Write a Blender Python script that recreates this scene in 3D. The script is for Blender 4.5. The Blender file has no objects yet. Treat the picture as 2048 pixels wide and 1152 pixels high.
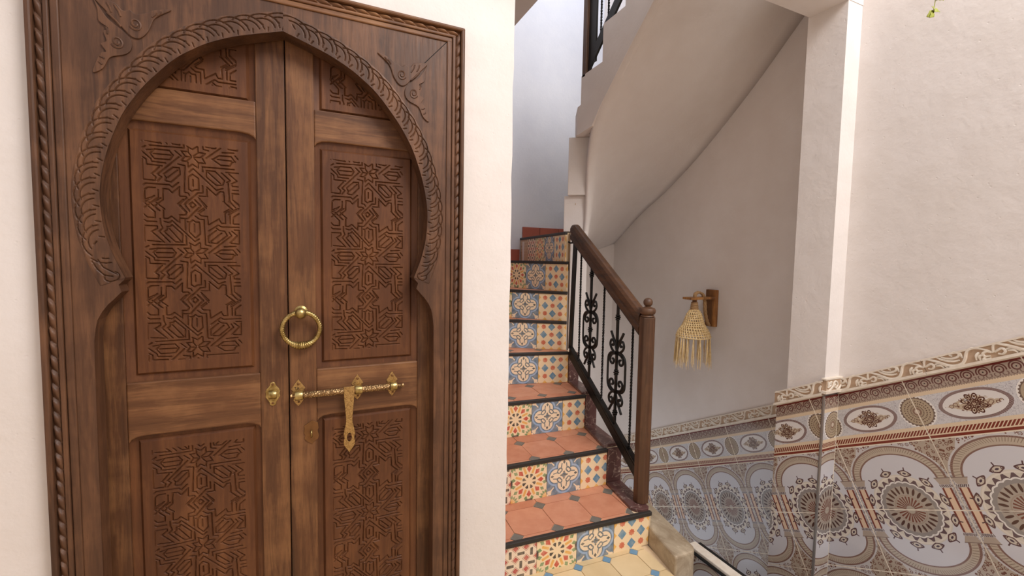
import bpy, bmesh, math, random
import numpy as np
from math import sin, cos, pi, radians, sqrt, atan2, hypot
from mathutils import Vector, Matrix
random.seed(7)
rng = np.random.default_rng(5)
SC = bpy.context.scene
COL = SC.collection

# ------------------------------------------------------------------ camera, sky, lamps, exposure
CAM_H = 1.38
cam_r = Vector((0.90839, -0.41793, 0.01362)); cam_u = Vector((0.01388, 0.06270, 0.99794)); cam_w = Vector((0.41769, 0.90638, -0.06314))
def _cam():
    yaw, pitch, roll = radians(24.74), radians(3.62), radians(1.01)
    w = Vector((sin(yaw)*cos(pitch), cos(yaw)*cos(pitch), -sin(pitch)))
    r0 = Vector((cos(yaw), -sin(yaw), 0)); u0 = r0.cross(w)
    r = cos(roll)*r0 + sin(roll)*u0; u = -sin(roll)*r0 + cos(roll)*u0
    cd = bpy.data.cameras.new('camera'); cd.sensor_width = 36.0; cd.lens = 884.9/2048*36
    cd.clip_start = 0.02; cd.clip_end = 100
    co = bpy.data.objects.new('camera', cd); COL.objects.link(co)
    co.matrix_world = Matrix(((r.x, u.x, -w.x, 0), (r.y, u.y, -w.y, 0), (r.z, u.z, -w.z, CAM_H), (0, 0, 0, 1)))
    SC.camera = co
_cam()
world = bpy.data.worlds.new('sky'); SC.world = world; world.use_nodes = True
bg = world.node_tree.nodes['Background']; bg.inputs[0].default_value = (0.86, 0.91, 1.0, 1); bg.inputs[1].default_value = 1.0
def area(name, loc, target, size, power, color, shape='RECTANGLE', size_y=None, spread=180):
    d = bpy.data.lights.new(name, 'AREA'); d.shape = shape; d.size = size; d.size_y = size_y or size
    d.energy = power; d.color = color; d.spread = radians(spread)
    o = bpy.data.objects.new(name, d); COL.objects.link(o); o.location = loc
    o.rotation_euler = (Vector(target)-Vector(loc)).to_track_quat('-Z', 'Y').to_euler()
    return o
area('patio_skylight', (1.75, -1.05, 4.1), (0.7, 1.0, 0.2), 1.5, 150, (1.0, 0.955, 0.925))
area('stairwell_skylight', (2.0, 2.9, 4.6), (1.8, 3.1, 0.0), 1.1, 13, (0.76, 0.84, 1.0))
SC.view_settings.view_transform = 'Standard'; SC.view_settings.look = 'None'
SC.view_settings.exposure = 0.05; SC.view_settings.gamma = 1.0; SC.view_settings.use_curve_mapping = False

# ------------------------------------------------------------------ node expressions
def lin(c):
    return tuple((x/255/12.92 if x/255 <= 0.04045 else ((x/255+0.055)/1.055)**2.4) for x in c) + (1.0,)
NT = None
class E:
    def __init__(s, sock): s.s = sock
    def __add__(a, b): return M('ADD', a, b)
    def __radd__(a, b): return M('ADD', b, a)
    def __sub__(a, b): return M('SUBTRACT', a, b)
    def __rsub__(a, b): return M('SUBTRACT', b, a)
    def __mul__(a, b): return M('MULTIPLY', a, b)
    def __rmul__(a, b): return M('MULTIPLY', b, a)
    def __truediv__(a, b): return M('DIVIDE', a, b)
    def __rtruediv__(a, b): return M('DIVIDE', b, a)
    def __neg__(a): return M('MULTIPLY', a, -1.0)
    def __lt__(a, b): return M('LESS_THAN', a, b)
    def __gt__(a, b): return M('GREATER_THAN', a, b)
def put(node, i, v):
    if isinstance(v, E): NT.links.new(v.s, node.inputs[i])
    else: node.inputs[i].default_value = v
def M(op, a, b=None, c=None):
    n = NT.nodes.new('ShaderNodeMath'); n.operation = op
    put(n, 0, a)
    if b is not None: put(n, 1, b)
    if c is not None: put(n, 2, c)
    return E(n.outputs[0])
def Abs(a): return M('ABSOLUTE', a)
def Max(a, b): return M('MAXIMUM', a, b)
def Min(a, b): return M('MINIMUM', a, b)
def Fract(a): return M('FRACT', a)
def Round(a): return M('ROUND', a)
def Len(a, b): return M('SQRT', a*a + b*b)
def And(*m):
    r = m[0]
    for k in m[1:]: r = r*k
    return r
def Or(a, b): return Max(a, b)
def Not(a): return 1.0 - a
def between(x, a, b): return And(x > a, x < b)
def mixc(mask, a, b):
    n = NT.nodes.new('ShaderNodeMix'); n.data_type = 'RGBA'
    put(n, 0, mask)
    for i, v in ((6, a), (7, b)):
        if isinstance(v, E): NT.links.new(v.s, n.inputs[i])
        else: n.inputs[i].default_value = lin(v) if len(v) == 3 else v
    return E(n.outputs[2])
def layers(base, *ms):
    c = base
    for m, col in ms: c = mixc(m, c, col)
    return c
def coords(kind='Object'):
    n = NT.nodes.new('ShaderNodeTexCoord'); return E(n.outputs[kind])
def mapping(v, scale=(1, 1, 1), loc=(0, 0, 0), rot=(0, 0, 0)):
    n = NT.nodes.new('ShaderNodeMapping'); NT.links.new(v.s, n.inputs[0])
    n.inputs['Scale'].default_value = scale; n.inputs['Location'].default_value = loc; n.inputs['Rotation'].default_value = rot
    return E(n.outputs[0])
def noise(v, scale, detail=4, rough=0.55, dist=0.0):
    n = NT.nodes.new('ShaderNodeTexNoise'); NT.links.new(v.s, n.inputs['Vector'])
    n.inputs['Scale'].default_value = scale; n.inputs['Detail'].default_value = detail
    n.inputs['Roughness'].default_value = rough; n.inputs['Distortion'].default_value = dist
    return E(n.outputs['Fac'])
def voronoi(v, scale, feature='F1'):
    n = NT.nodes.new('ShaderNodeTexVoronoi'); NT.links.new(v.s, n.inputs['Vector']); n.feature = feature
    n.inputs['Scale'].default_value = scale
    return E(n.outputs['Distance'])
def ramp(x, a, b, lo=0.0, hi=1.0):
    n = NT.nodes.new('ShaderNodeMapRange'); put(n, 0, x)
    n.inputs[1].default_value = a; n.inputs[2].default_value = b; n.inputs[3].default_value = lo; n.inputs[4].default_value = hi
    return E(n.outputs[0])
def uvxy():
    n = NT.nodes.new('ShaderNodeSeparateXYZ'); v = coords('UV'); NT.links.new(v.s, n.inputs[0])
    return E(n.outputs[0]), E(n.outputs[1]), v
def rnd_obj():
    n = NT.nodes.new('ShaderNodeObjectInfo'); return E(n.outputs['Random'])
def material(name, build, rough=0.6, metallic=0.0, spec=0.5):
    global NT
    m = bpy.data.materials.new(name); m.use_nodes = True; NT = m.node_tree
    b = NT.nodes['Principled BSDF']
    b.inputs['Roughness'].default_value = rough; b.inputs['Metallic'].default_value = metallic
    b.inputs['Specular IOR Level'].default_value = spec
    r = build()
    if not isinstance(r, tuple) or isinstance(r[0], int): r = (r,)
    c = r[0]
    if isinstance(c, E): NT.links.new(c.s, b.inputs['Base Color'])
    else: b.inputs['Base Color'].default_value = lin(c)
    if len(r) > 1 and r[1] is not None:
        h, strength, dist = r[1]
        bn = NT.nodes.new('ShaderNodeBump'); bn.inputs['Strength'].default_value = strength; bn.inputs['Distance'].default_value = dist
        NT.links.new(h.s, bn.inputs['Height']); NT.links.new(bn.outputs[0], b.inputs['Normal'])
    if len(r) > 2 and r[2] is not None: NT.links.new(r[2].s, b.inputs['Roughness'])
    return m

# ---- plaster, wood, metal, stone
def plaster(c1, c2, lump=1.0):
    def f():
        o = coords()
        n1 = noise(o, 1.3, 3); n2 = noise(o, 9, 4); n3 = noise(o, 55, 3, 0.6)
        pits = ramp(voronoi(o, 26), 0.02, 0.10, 0.0, 1.0)
        col = mixc(ramp(n1*0.7+n2*0.3, 0.35, 0.65), c1, c2)
        h = n2*0.6*lump + n3*0.10 + pits*0.10*lump + noise(o, 2.2, 2)*0.5*lump
        return col, (h, 0.5, 0.012)
    return f
M_wall = material('white_limewash', plaster((226, 219, 215), (218, 210, 204)), 0.9, spec=0.2)
M_wall2 = material('white_limewash_smooth', plaster((229, 221, 216), (219, 209, 202), 0.8), 0.9, spec=0.2)
M_wall_skylit = material('white_limewash_skylit', plaster((226, 227, 232), (216, 218, 226), 0.7), 0.9, spec=0.2)  # white limewash with the blue of the daylight put into its colour
def wood(c_dark, c_mid, c_light, axis='Z', bump=0.25):
    def f():
        o = coords()
        sc = {'Z': (1, 1, 0.07), 'X': (0.07, 1, 1), 'Y': (1, 0.07, 1)}[axis]
        r = rnd_obj()
        n = NT.nodes.new('ShaderNodeVectorMath'); n.operation = 'ADD'
        cx = NT.nodes.new('ShaderNodeCombineXYZ')
        for i in range(3): NT.links.new((r*(3.1+i*1.7)).s, cx.inputs[i])
        NT.links.new(o.s, n.inputs[0]); NT.links.new(cx.outputs[0], n.inputs[1])
        v = mapping(E(n.outputs[0]), sc)
        big = noise(v, 11, 4, 0.55, 1.2); fine = noise(v, 210, 4, 0.7, 0.4); mid_ = noise(v, 55, 4, 0.65, 0.8); blot = noise(o, 6, 4, 0.6)
        knots = noise(mapping(E(n.outputs[0]), (1, 1, 0.3) if axis == 'Z' else (0.3, 1, 1)), 7, 1)
        c = mixc(ramp(big*0.50+mid_*0.32+fine*0.18, 0.38, 0.58), c_dark, c_mid)
        c = mixc(ramp(blot*0.45+big*0.25+mid_*0.3, 0.49, 0.64), c, c_light)
        c = mixc(ramp(fine, 0.56, 0.70)*0.45, c, c_dark)
        c = mixc(ramp(knots, 0.70, 0.76)*0.7, c, c_dark)
        return c, (fine*0.4+mid_*0.5, bump, 0.003), ramp(fine, 0.3, 0.7, 0.42, 0.6)
    return f
WD, WM, WL = (62, 37, 21), (98, 63, 38), (128, 89, 56)
M_wood_v = material('dark_cedar_upright_grain', wood(WD, WM, WL, 'Z'), 0.5, spec=0.35)
M_wood_h = material('dark_cedar_level_grain', wood((80, 50, 29), (112, 74, 46), (136, 96, 62), 'X'), 0.5, spec=0.35)
M_wood_p = material('dark_cedar_panel', wood((76, 44, 25), (98, 60, 35), (112, 71, 42), 'Z', 0.15), 0.55, spec=0.3)
M_wood_f = material('dark_cedar_frame', wood((64, 42, 29), (91, 61, 42), (112, 77, 53), 'Z'), 0.5, spec=0.35)
M_rail = material('brown_varnished_rail', wood((58, 37, 23), (82, 53, 33), (98, 65, 41), 'Y'), 0.4)
M_newel = material('brown_varnished_post', wood((66, 42, 26), (88, 58, 37), (102, 70, 46), 'Z'), 0.45)
M_scorch = material('scorched_pine', wood((66, 38, 18), (158, 104, 54), (196, 142, 80), 'Z'), 0.6)
def brass():
    o = coords(); n = noise(o, 60, 3); b = noise(o, 140, 2)
    return mixc(ramp(n, 0.35, 0.62), (134, 110, 62), (190, 168, 112)), (b, 0.35, 0.002)
M_brass = material('aged_brass', brass, 0.36, 0.92)
def brass_hammered():
    o = coords(); v = voronoi(o, 190); n = noise(o, 50, 3)
    return mixc(ramp(v, 0.1, 0.6), (190, 160, 116), (138, 108, 74)), (v, 0.9, 0.003)
M_brass_h = material('hammered_brass', brass_hammered, 0.38, 0.9)
def brass_etched():
    o = coords(); n = noise(o, 75, 2, 0.5, 2.2); lines = Abs(n-0.5) < 0.035
    return mixc(lines, (182, 150, 98), (136, 106, 66)), (Abs(n-0.5), 0.5, 0.003)
M_brass_e = material('engraved_brass', brass_etched, 0.4, 0.85)
M_brass_d = material('dull_brass', lambda: (mixc(noise(coords(), 45, 3), (96, 66, 40), (140, 100, 60)), (noise(coords(), 90, 2), 0.4, 0.002)), 0.5, 0.7)
M_iron = material('black_wrought_iron', lambda: (mixc(noise(coords(), 40, 3), (16, 15, 15), (34, 32, 31)), (noise(coords(), 120, 3), 0.4, 0.002)), 0.45, 0.3)
M_dark = material('dark_slot', lambda: (12, 8, 6), 0.8)
M_alu = material('worn_aluminium_strip', lambda: mixc(noise(mapping(coords(), (1, 1, 0.1)), 30, 3), (120, 116, 114), (176, 170, 166)), 0.35, 0.7)
M_nosing = material('black_step_nosing', lambda: (mixc(noise(coords(), 60, 4), (32, 28, 26), (52, 47, 44)), (noise(coords(), 150, 3), 0.3, 0.002)), 0.55)
def terracotta():
    o = coords(); r = rnd_obj()
    c = mixc(ramp(noise(o, 14, 4)*0.7+r*0.3, 0.3, 0.7), (190, 122, 92), (208, 146, 115))
    c = mixc(ramp(noise(o, 5, 3), 0.55, 0.75)*0.6, c, (216, 158, 130))
    return c, (noise(o, 60, 3), 0.2, 0.002), ramp(noise(o, 18, 3), 0.3, 0.7, 0.4, 0.6)
M_terra = material('terracotta_octagon', terracotta, 0.5)
M_inset = material('grey_slate_inset', lambda: (mixc(noise(coords(), 25, 4), (98, 92, 84), (126, 120, 112)), (noise(coords(), 80, 3), 0.25, 0.002)), 0.5)
M_grout = material('sandy_grout', lambda: (mixc(noise(coords(), 35, 4), (206, 178, 142), (228, 204, 170)), (noise(coords(), 90, 3), 0.3, 0.003)), 0.9)
M_floor = material('cream_cement_octagon', lambda: (mixc(ramp(noise(coords(), 9, 4)*0.7+rnd_obj()*0.3, 0.3, 0.7), (206, 180, 136), (222, 198, 156)), (noise(coords(), 70, 3), 0.2, 0.002)), 0.5)
M_floorblue = material('blue_cement_inset', lambda: mixc(noise(coords(), 30, 4), (92, 132, 164), (118, 154, 180)), 0.5)
def marble_red():
    o = coords(); n = noise(o, 7, 5, 0.6, 1.6); veins = ramp(Abs(n-0.5), 0.0, 0.018, 1.0, 0.0); spots = ramp(noise(o, 30, 2), 0.66, 0.72)
    c = mixc(noise(o, 16, 4), (70, 42, 40), (108, 76, 72))
    c = mixc(Max(veins*0.45, spots*0.7), c, (206, 186, 170)); return c
M_marble = material('maroon_marble', marble_red, 0.28)
def curbstone():
    o = coords(); v = mapping(o, (1, 0.35, 1)); n = noise(v, 12, 5, 0.65, 0.6); f = noise(o, 50, 4)
    c = mixc(ramp(n, 0.3, 0.66), (128, 110, 86), (186, 170, 146)); c = mixc(ramp(f, 0.6, 0.75)*0.5, c, (205, 192, 172)); return c, (f, 0.3, 0.003)
M_curb = material('stained_stone_curb', curbstone, 0.5)
M_listello = material('cream_relief_ceramic', lambda: mixc(ramp(noise(coords(), 40, 3), 0.35, 0.65), (228, 218, 204), (218, 205, 188)), 0.4)
M_listback = material('peach_relief_ground', lambda: mixc(noise(coords(), 50, 3), (170, 142, 116), (190, 162, 136)), 0.6)
M_tgrout = material('pale_tile_grout', lambda: mixc(noise(coords(), 60, 3), (222, 210, 192), (234, 224, 208)), 0.9)
M_red = material('red_baseboard_tile', lambda: (mixc(noise(coords(), 18, 4), (158, 84, 70), (182, 106, 88)), (noise(coords(), 70, 2), 0.2, 0.002)), 0.4)
M_raffia = material('straw_raffia', lambda: (mixc(ramp(noise(coords(), 60, 3), 0.3, 0.7), (214, 180, 122), (240, 214, 164)), (noise(coords(), 160, 3), 0.5, 0.002)), 0.8)
M_rope = material('jute_rope', lambda: (mixc(noise(coords(), 90, 3), (150, 116, 78), (190, 152, 108)), (noise(coords(), 200, 2), 0.5, 0.002)), 0.9)
M_leaf = material('yellow_green_leaf', lambda: mixc(noise(coords(), 60, 3), (120, 128, 44), (170, 172, 78)), 0.6)
M_cement = material('grey_cement', lambda: mixc(noise(coords(), 12, 4), (150, 142, 132), (176, 168, 158)), 0.9)

# ---- painted cement tiles of the risers: uv runs -0.5..0.5 over a 20 cm tile
def worn(c, v):
    d = ramp(noise(v, 7, 4), 0.35, 0.7)
    return mixc(d*0.26, c, (250, 226, 190)), None
CREAM = (240, 214, 174)
def t_diamond():
    x, y, v = uvxy(); p = 0.27
    i, j = Round(x/p), Round(y/p); dx, dy = Abs(x-i*p), Abs(y-j*p)
    par = Fract((i+j)*0.5+0.25) > 0.5          # odd cells
    edge = Max(Abs(i), Abs(j)) > 1.5
    dia = (dx+dy*0.9) < 0.122
    star = Or(Max(dx, dy) < 0.062, (dx+dy) < 0.088)
    c = layers(CREAM, (And(par, dia), (92, 138, 166)), (And(Not(par), star), (204, 98, 66)))
    e2 = Or(And(par, dia), And(Not(par), (dx+dy) < 0.12))
    c = mixc(And(edge, e2), mixc(edge, c, CREAM), (234, 178, 82))
    return worn(c, v)
def t_quatre():
    x, y, v = uvxy(); ax, ay = Abs(x), Abs(y); a, b = Max(ax, ay), Min(ax, ay)
    d = Min(Len(a-0.235, b)-0.19, Len(a-0.1, b-0.1)-0.09)
    G, LB, CR, DK = (92, 118, 140), (142, 172, 206), (238, 214, 182), (92, 104, 112)
    c = layers(G, (between(d, 0.022, 0.068), LB), (d < -0.012, CR))
    ring = Abs(Len(a-0.145, b-0.108)-0.048) < 0.016
    stem = And(between(a, 0.16, 0.32), Abs(b-(0.065+(0.32-a)*0.16)) < 0.014)
    c = mixc(And(Or(ring, stem), d < -0.012), c, DK)
    c = mixc(Len(a-0.145, b-0.108) < 0.028, c, CR)
    c = mixc((Abs(a-0.345)*0.7+b) < 0.038, c, (74, 78, 80))
    c = mixc(And(b < 0.014, a < 0.10), c, (84, 86, 82)); c = mixc((Abs(a-0.085)+b) < 0.03, c, (84, 86, 82))
    c = mixc((Abs(b-0.40)+Abs(a-0.40)*0.9) < 0.05, c, CR)
    c = mixc(And(Abs(a-b) < 0.022, a > 0.30), c, CR)
    c = mixc(Or(Len(a-0.45, b-0.40) < 0.035, Len(a-0.48, b-0.48) < 0.04), c, CR)
    return worn(c, v)
def polarfold(x, y, n, off=0.0):
    r = Len(x, y); th = M('ARCTAN2', y, x)/(2*pi)*n+off
    a = (Fract(th+0.5)-0.5)*(2*pi/n)
    return r, r*M('COSINE', a), Abs(r*M('SINE', a))
def t_star():
    x, y, v = uvxy(); r, px, py = polarfold(x, y, 8); _, qx, qy = polarfold(x, y, 8, 0.5); _, sx, sy = polarfold(x, y, 16, 0.5)
    BK, RD, YL, GR = (40, 36, 40), (196, 74, 56), (230, 172, 84), (118, 146, 96)
    c = CREAM
    kite = lambda X, Y, a, m, b, w: Or(And(between(X, a, m), Y < (X-a)*(w/(m-a))), And(between(X, m, b), Y < (b-X)*(w/(b-m))))
    c = layers(c, (kite(sx, sy, 0.375, 0.44, 0.51, 0.050), GR), (And(between(qx, 0.22, 0.40), qy < 0.030), YL),
               (kite(px, py, 0.225, 0.335, 0.405, 0.066), RD), (kite(qx, qy, 0.085, 0.175, 0.20, 0.046), BK))
    cx, cy = 0.5-Abs(x), 0.5-Abs(y); r2, ux, uy = polarfold(cx, cy, 16, 0.5)
    c = layers(c, (And(r2 < 0.23, r2 > 0.0), CREAM), (kite(ux, uy, 0.07, 0.16, 0.225, 0.03), GR), (And(r2 < 0.13, uy < 0.010), YL))
    m, k = Max(Abs(x), Abs(y)), Min(Abs(x), Abs(y))
    c = mixc(And(m > 0.455, k < (m-0.455)*0.6+0.075), c, BK)
    return worn(c, v)
def t_basket():
    x, y, v = uvxy(); p = 0.25
    i, j = M('FLOOR', x/p), M('FLOOR', y/p); fx, fy = Abs(x/p-i-0.5), Abs(y/p-j-0.5)
    par = Fract((i+j)*0.5+0.25) > 0.5
    cx, cy = Abs(x/p-Round(x/p)), Abs(y/p-Round(y/p))
    bar = Or(And(par, And(fx < 0.13, fy < 0.33)), And(Not(par), And(fy < 0.13, fx < 0.33)))
    line = Abs(cx+cy-0.36) < 0.03
    c = layers((236, 214, 190), (line, (170, 120, 100)), (bar, (66, 58, 56)), ((cx+cy) < 0.27, (182, 66, 64)))
    return worn(c, v)
def t_mosaic():
    x, y, v = uvxy(); p = 0.125
    dx, dy = Abs(x/p-Round(x/p)), Abs(y/p-Round(y/p))
    c = layers((206, 178, 144), ((dx+dy) < 0.3, (150, 96, 76)), (Max(dx, dy) > 0.44, (176, 140, 110)))
    return worn(c, v)
TILE = {k: material(n, f, 0.5) for k, n, f in (('D', 'painted_tile_lozenges', t_diamond), ('B', 'painted_tile_quatrefoil', t_quatre),
        ('S', 'painted_tile_star', t_star), ('Z', 'painted_tile_basket', t_basket), ('M', 'painted_tile_mosaic', t_mosaic))}

# ---- printed wall tiles: uv in metres on a 38 x 25.7 cm tile
def t_medallion():
    x, y, v = uvxy(); X, Y = Abs(x), y
    BR, DK, TAN, WH, GY = (104, 62, 56), (82, 58, 58), (184, 166, 146), (200, 197, 201), (150, 144, 142)
    c = (194, 188, 186)
    fl = voronoi(v, 68); fl2 = noise(v, 70, 3, 0.6, 1.0)
    e_in = Len(X/0.143, Max(Y-0.115, 0.0)/0.098); e_out = Len(X/0.180, Max(Y-0.115, 0.0)/0.134)
    side = And(X > 0.150, Y < 0.16)
    c = mixc(And(side, Abs(fl2-0.5) < 0.05), c, (140, 130, 130))
    span = And(e_out > 1.04, Y > 0.13)
    c = mixc(And(span, (X-0.10+(Y-0.13)*0.5) > 0.072), c, (172, 156, 140))
    c = mixc(And(span, And(Abs(fl-0.36) < 0.075, (X+Y) > 0.24)), c, (108, 66, 50))
    c = mixc(And(span, And(fl < 0.10, (X+Y) > 0.24)), c, (60, 52, 60))
    band = And(e_out < 1.0, And(e_in > 1.0, Y > 0.115))
    ang = M('ARCTAN2', Max(Y-0.115, 0.0), X)
    c = mixc(e_in < 1.0, c, WH)
    c = mixc(band, c, (180, 165, 148))
    c = mixc(And(band, And(Abs(Fract(ang*15.0+e_out*3.0)-0.5) < 0.12, between(e_out, 0.84, 0.95))), c, (132, 114, 98))
    rimm = Or(between(e_out, 0.955, 1.0), between(e_in, 1.0, 1.05))
    dash = Fract(ang*46.0) < 0.78
    c = mixc(And(And(rimm, Y > 0.115), dash), c, BR)
    c = mixc(And(between(Y, 0.092, 0.117), between(X, 0.134+(0.117-Y)*0.4, 0.188-(0.117-Y)*0.4)), c, (168, 152, 138))
    c = mixc(And(between(Y, 0.114, 0.117), between(X, 0.134, 0.188)), c, (120, 100, 92))
    c = mixc(And(And(between(Y, 0.082, 0.091), between(X, 0.142, 0.182)), Fract(X*160.0+Y*60) < 0.5), c, DK)
    colm = And(Y < 0.080, between(X, 0.146, 0.178))
    c = mixc(colm, c, (212, 184, 158)); c = mixc(And(colm, Abs(X-0.162) > 0.0095), c, (112, 48, 40))
    xs_, ys_ = x*0.90, y*0.90; r, p1, q1 = polarfold(xs_, ys_, 12, 0.5); _, p2, q2 = polarfold(xs_, ys_, 24)
    c = mixc(And(r < 0.121, r > 0.09), c, (204, 194, 180))
    tri = And(between(p2, 0.090, 0.118), q2 < (0.118-p2)*0.55)
    c = mixc(tri, c, (96, 76, 80))
    sc = r - Abs(M('COSINE', M('ARCTAN2', y, x)*12.0))*0.004
    c = mixc(sc < 0.095, c, (222, 216, 210)); c = mixc(sc < 0.090, c, (142, 134, 130)); c = mixc(r < 0.080, c, (166, 154, 142))
    c = mixc(Len((p2-0.067)/0.013, q2/0.0042) < 1.0, c, (78, 50, 44))
    c = mixc(Abs(r-0.049) < 0.0016, c, (160, 142, 128))
    c = mixc(And(between(p2, 0.014, 0.045), q2 < (p2*0.05+0.0006)), c, (112, 64, 52)); c = mixc(r < 0.012, c, (172, 160, 146))
    c = mixc(between(r, 0.112, 0.1175), c, (214, 204, 192))
    e3 = Len((p1-0.128)/(0.0125-q1*0.25), q1/0.023); c = mixc(e3 < 1.0, c, (196, 184, 170))
    c = mixc(between(e3, 0.68, 1.0), c, (88, 60, 62)); c = mixc(e3 < 0.26, c, (70, 52, 66)); c = mixc(Abs(Len(p1-0.127, q1-0.016)-0.004) < 0.0012, c, (88, 60, 62))
    c = mixc(And(between(p1, 0.139, 0.150), q1 < 0.002), c, (84, 56, 60))
    return c
def t_border():
    x, y, v = uvxy(); X = Abs(x); Y = y       # y runs 0 at the top edge to 0.24 at the bottom
    BR, TAN, CRM, RED = (100, 62, 56), (182, 162, 140), (214, 192, 164), (118, 50, 38)
    dy = Abs(Y-0.130); fl = voronoi(v, 60); fn = noise(v, 85, 3, 0.6, 1.2)
    c = (202, 198, 198)
    c = mixc(And(Abs(fn-0.5) < 0.016, Y > 0.07), c, (150, 142, 146))
    e = M('POWER', M('POWER', X/0.113, 2.4)+M('POWER', dy/0.056, 1.7), 0.5)
    c = mixc(e < 1.0, c, (216, 210, 206)); c = mixc(And(between(e, 0.86, 1.0), Fract((X+dy)*240) < 0.8), c, BR)
    dia = X/0.086+dy/0.034
    c = mixc(And(dia < 1.0, fl < 0.75), c, (186, 168, 146)); c = mixc(And(dia < 1.1, Abs(fl-0.38) < 0.06), c, (112, 78, 66))
    r, p, q = polarfold(x, y-0.130, 8, 0.5)
    e2 = Len((p-0.026)/0.014, q/0.0085); c = mixc(between(e2, 0.62, 1.0), c, (84, 50, 40)); c = mixc(e2 < 0.3, c, (84, 50, 40))
    e4 = Len((p-0.012)/0.007, q/0.004); c = mixc(between(e4, 0.5, 1.0), c, (84, 50, 40))
    rx = 0.19-X; r2, p2, q2 = polarfold(rx, y-0.130, 28)
    c = mixc(r2 < 0.064, c, (226, 220, 214)); c = mixc((r2+q2*0.8) < 0.061, c, (112, 92, 80)); c = mixc(r2 < 0.053, c, (168, 150, 126))
    for rr, ww in ((0.043, 0.0018), (0.033, 0.0022), (0.022, 0.0026)):
        c = mixc(And(Abs(r2-rr) < ww, q2 < rr*0.055), c, (92, 66, 56))
    c = mixc(between(r2, 0.009, 0.016), c, (132, 104, 88)); c = mixc(r2 < 0.009, c, (196, 180, 162))
    c = mixc(Y < 0.072, c, CRM); c = mixc(Y < 0.056, c, (164, 146, 132))
    cx = (Fract(x/0.0475)-0.5)*0.0475; ro = Len(cx, Y-0.028)
    c = mixc(And(Y < 0.056, Abs(ro-0.0115) < 0.0022), c, BR); c = mixc(And(Y < 0.056, ro < 0.0024), c, (50, 36, 34))
    c = mixc(And(Y < 0.056, And(between(ro, 0.017, 0.0215), Y < 0.034)), c, BR)
    cx2 = (Fract(x/0.02375)-0.5)*0.02375; rs = Len(cx2, Y-0.044)
    c = mixc(And(between(Y, 0.038, 0.056), between(rs, 0.006, 0.0095)), c, (120, 96, 86))
    c = mixc(And(between(Y, 0.050, 0.058), Fract(x*130) < 0.5), c, (150, 130, 116))
    c = mixc(Y < 0.009, c, (104, 40, 34))
    c = mixc(Y > 0.188, c, CRM)
    c = mixc(And(between(Y, 0.202, 0.222), Fract(x*88+Y*78) < 0.66), c, RED)
    c = mixc(And(between(Y, 0.227, 0.237), Y > 0), c, RED)
    return c
M_med = material('printed_medallion_tile', t_medallion, 0.14)
M_bor = material('printed_border_tile', t_border, 0.14)

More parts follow.
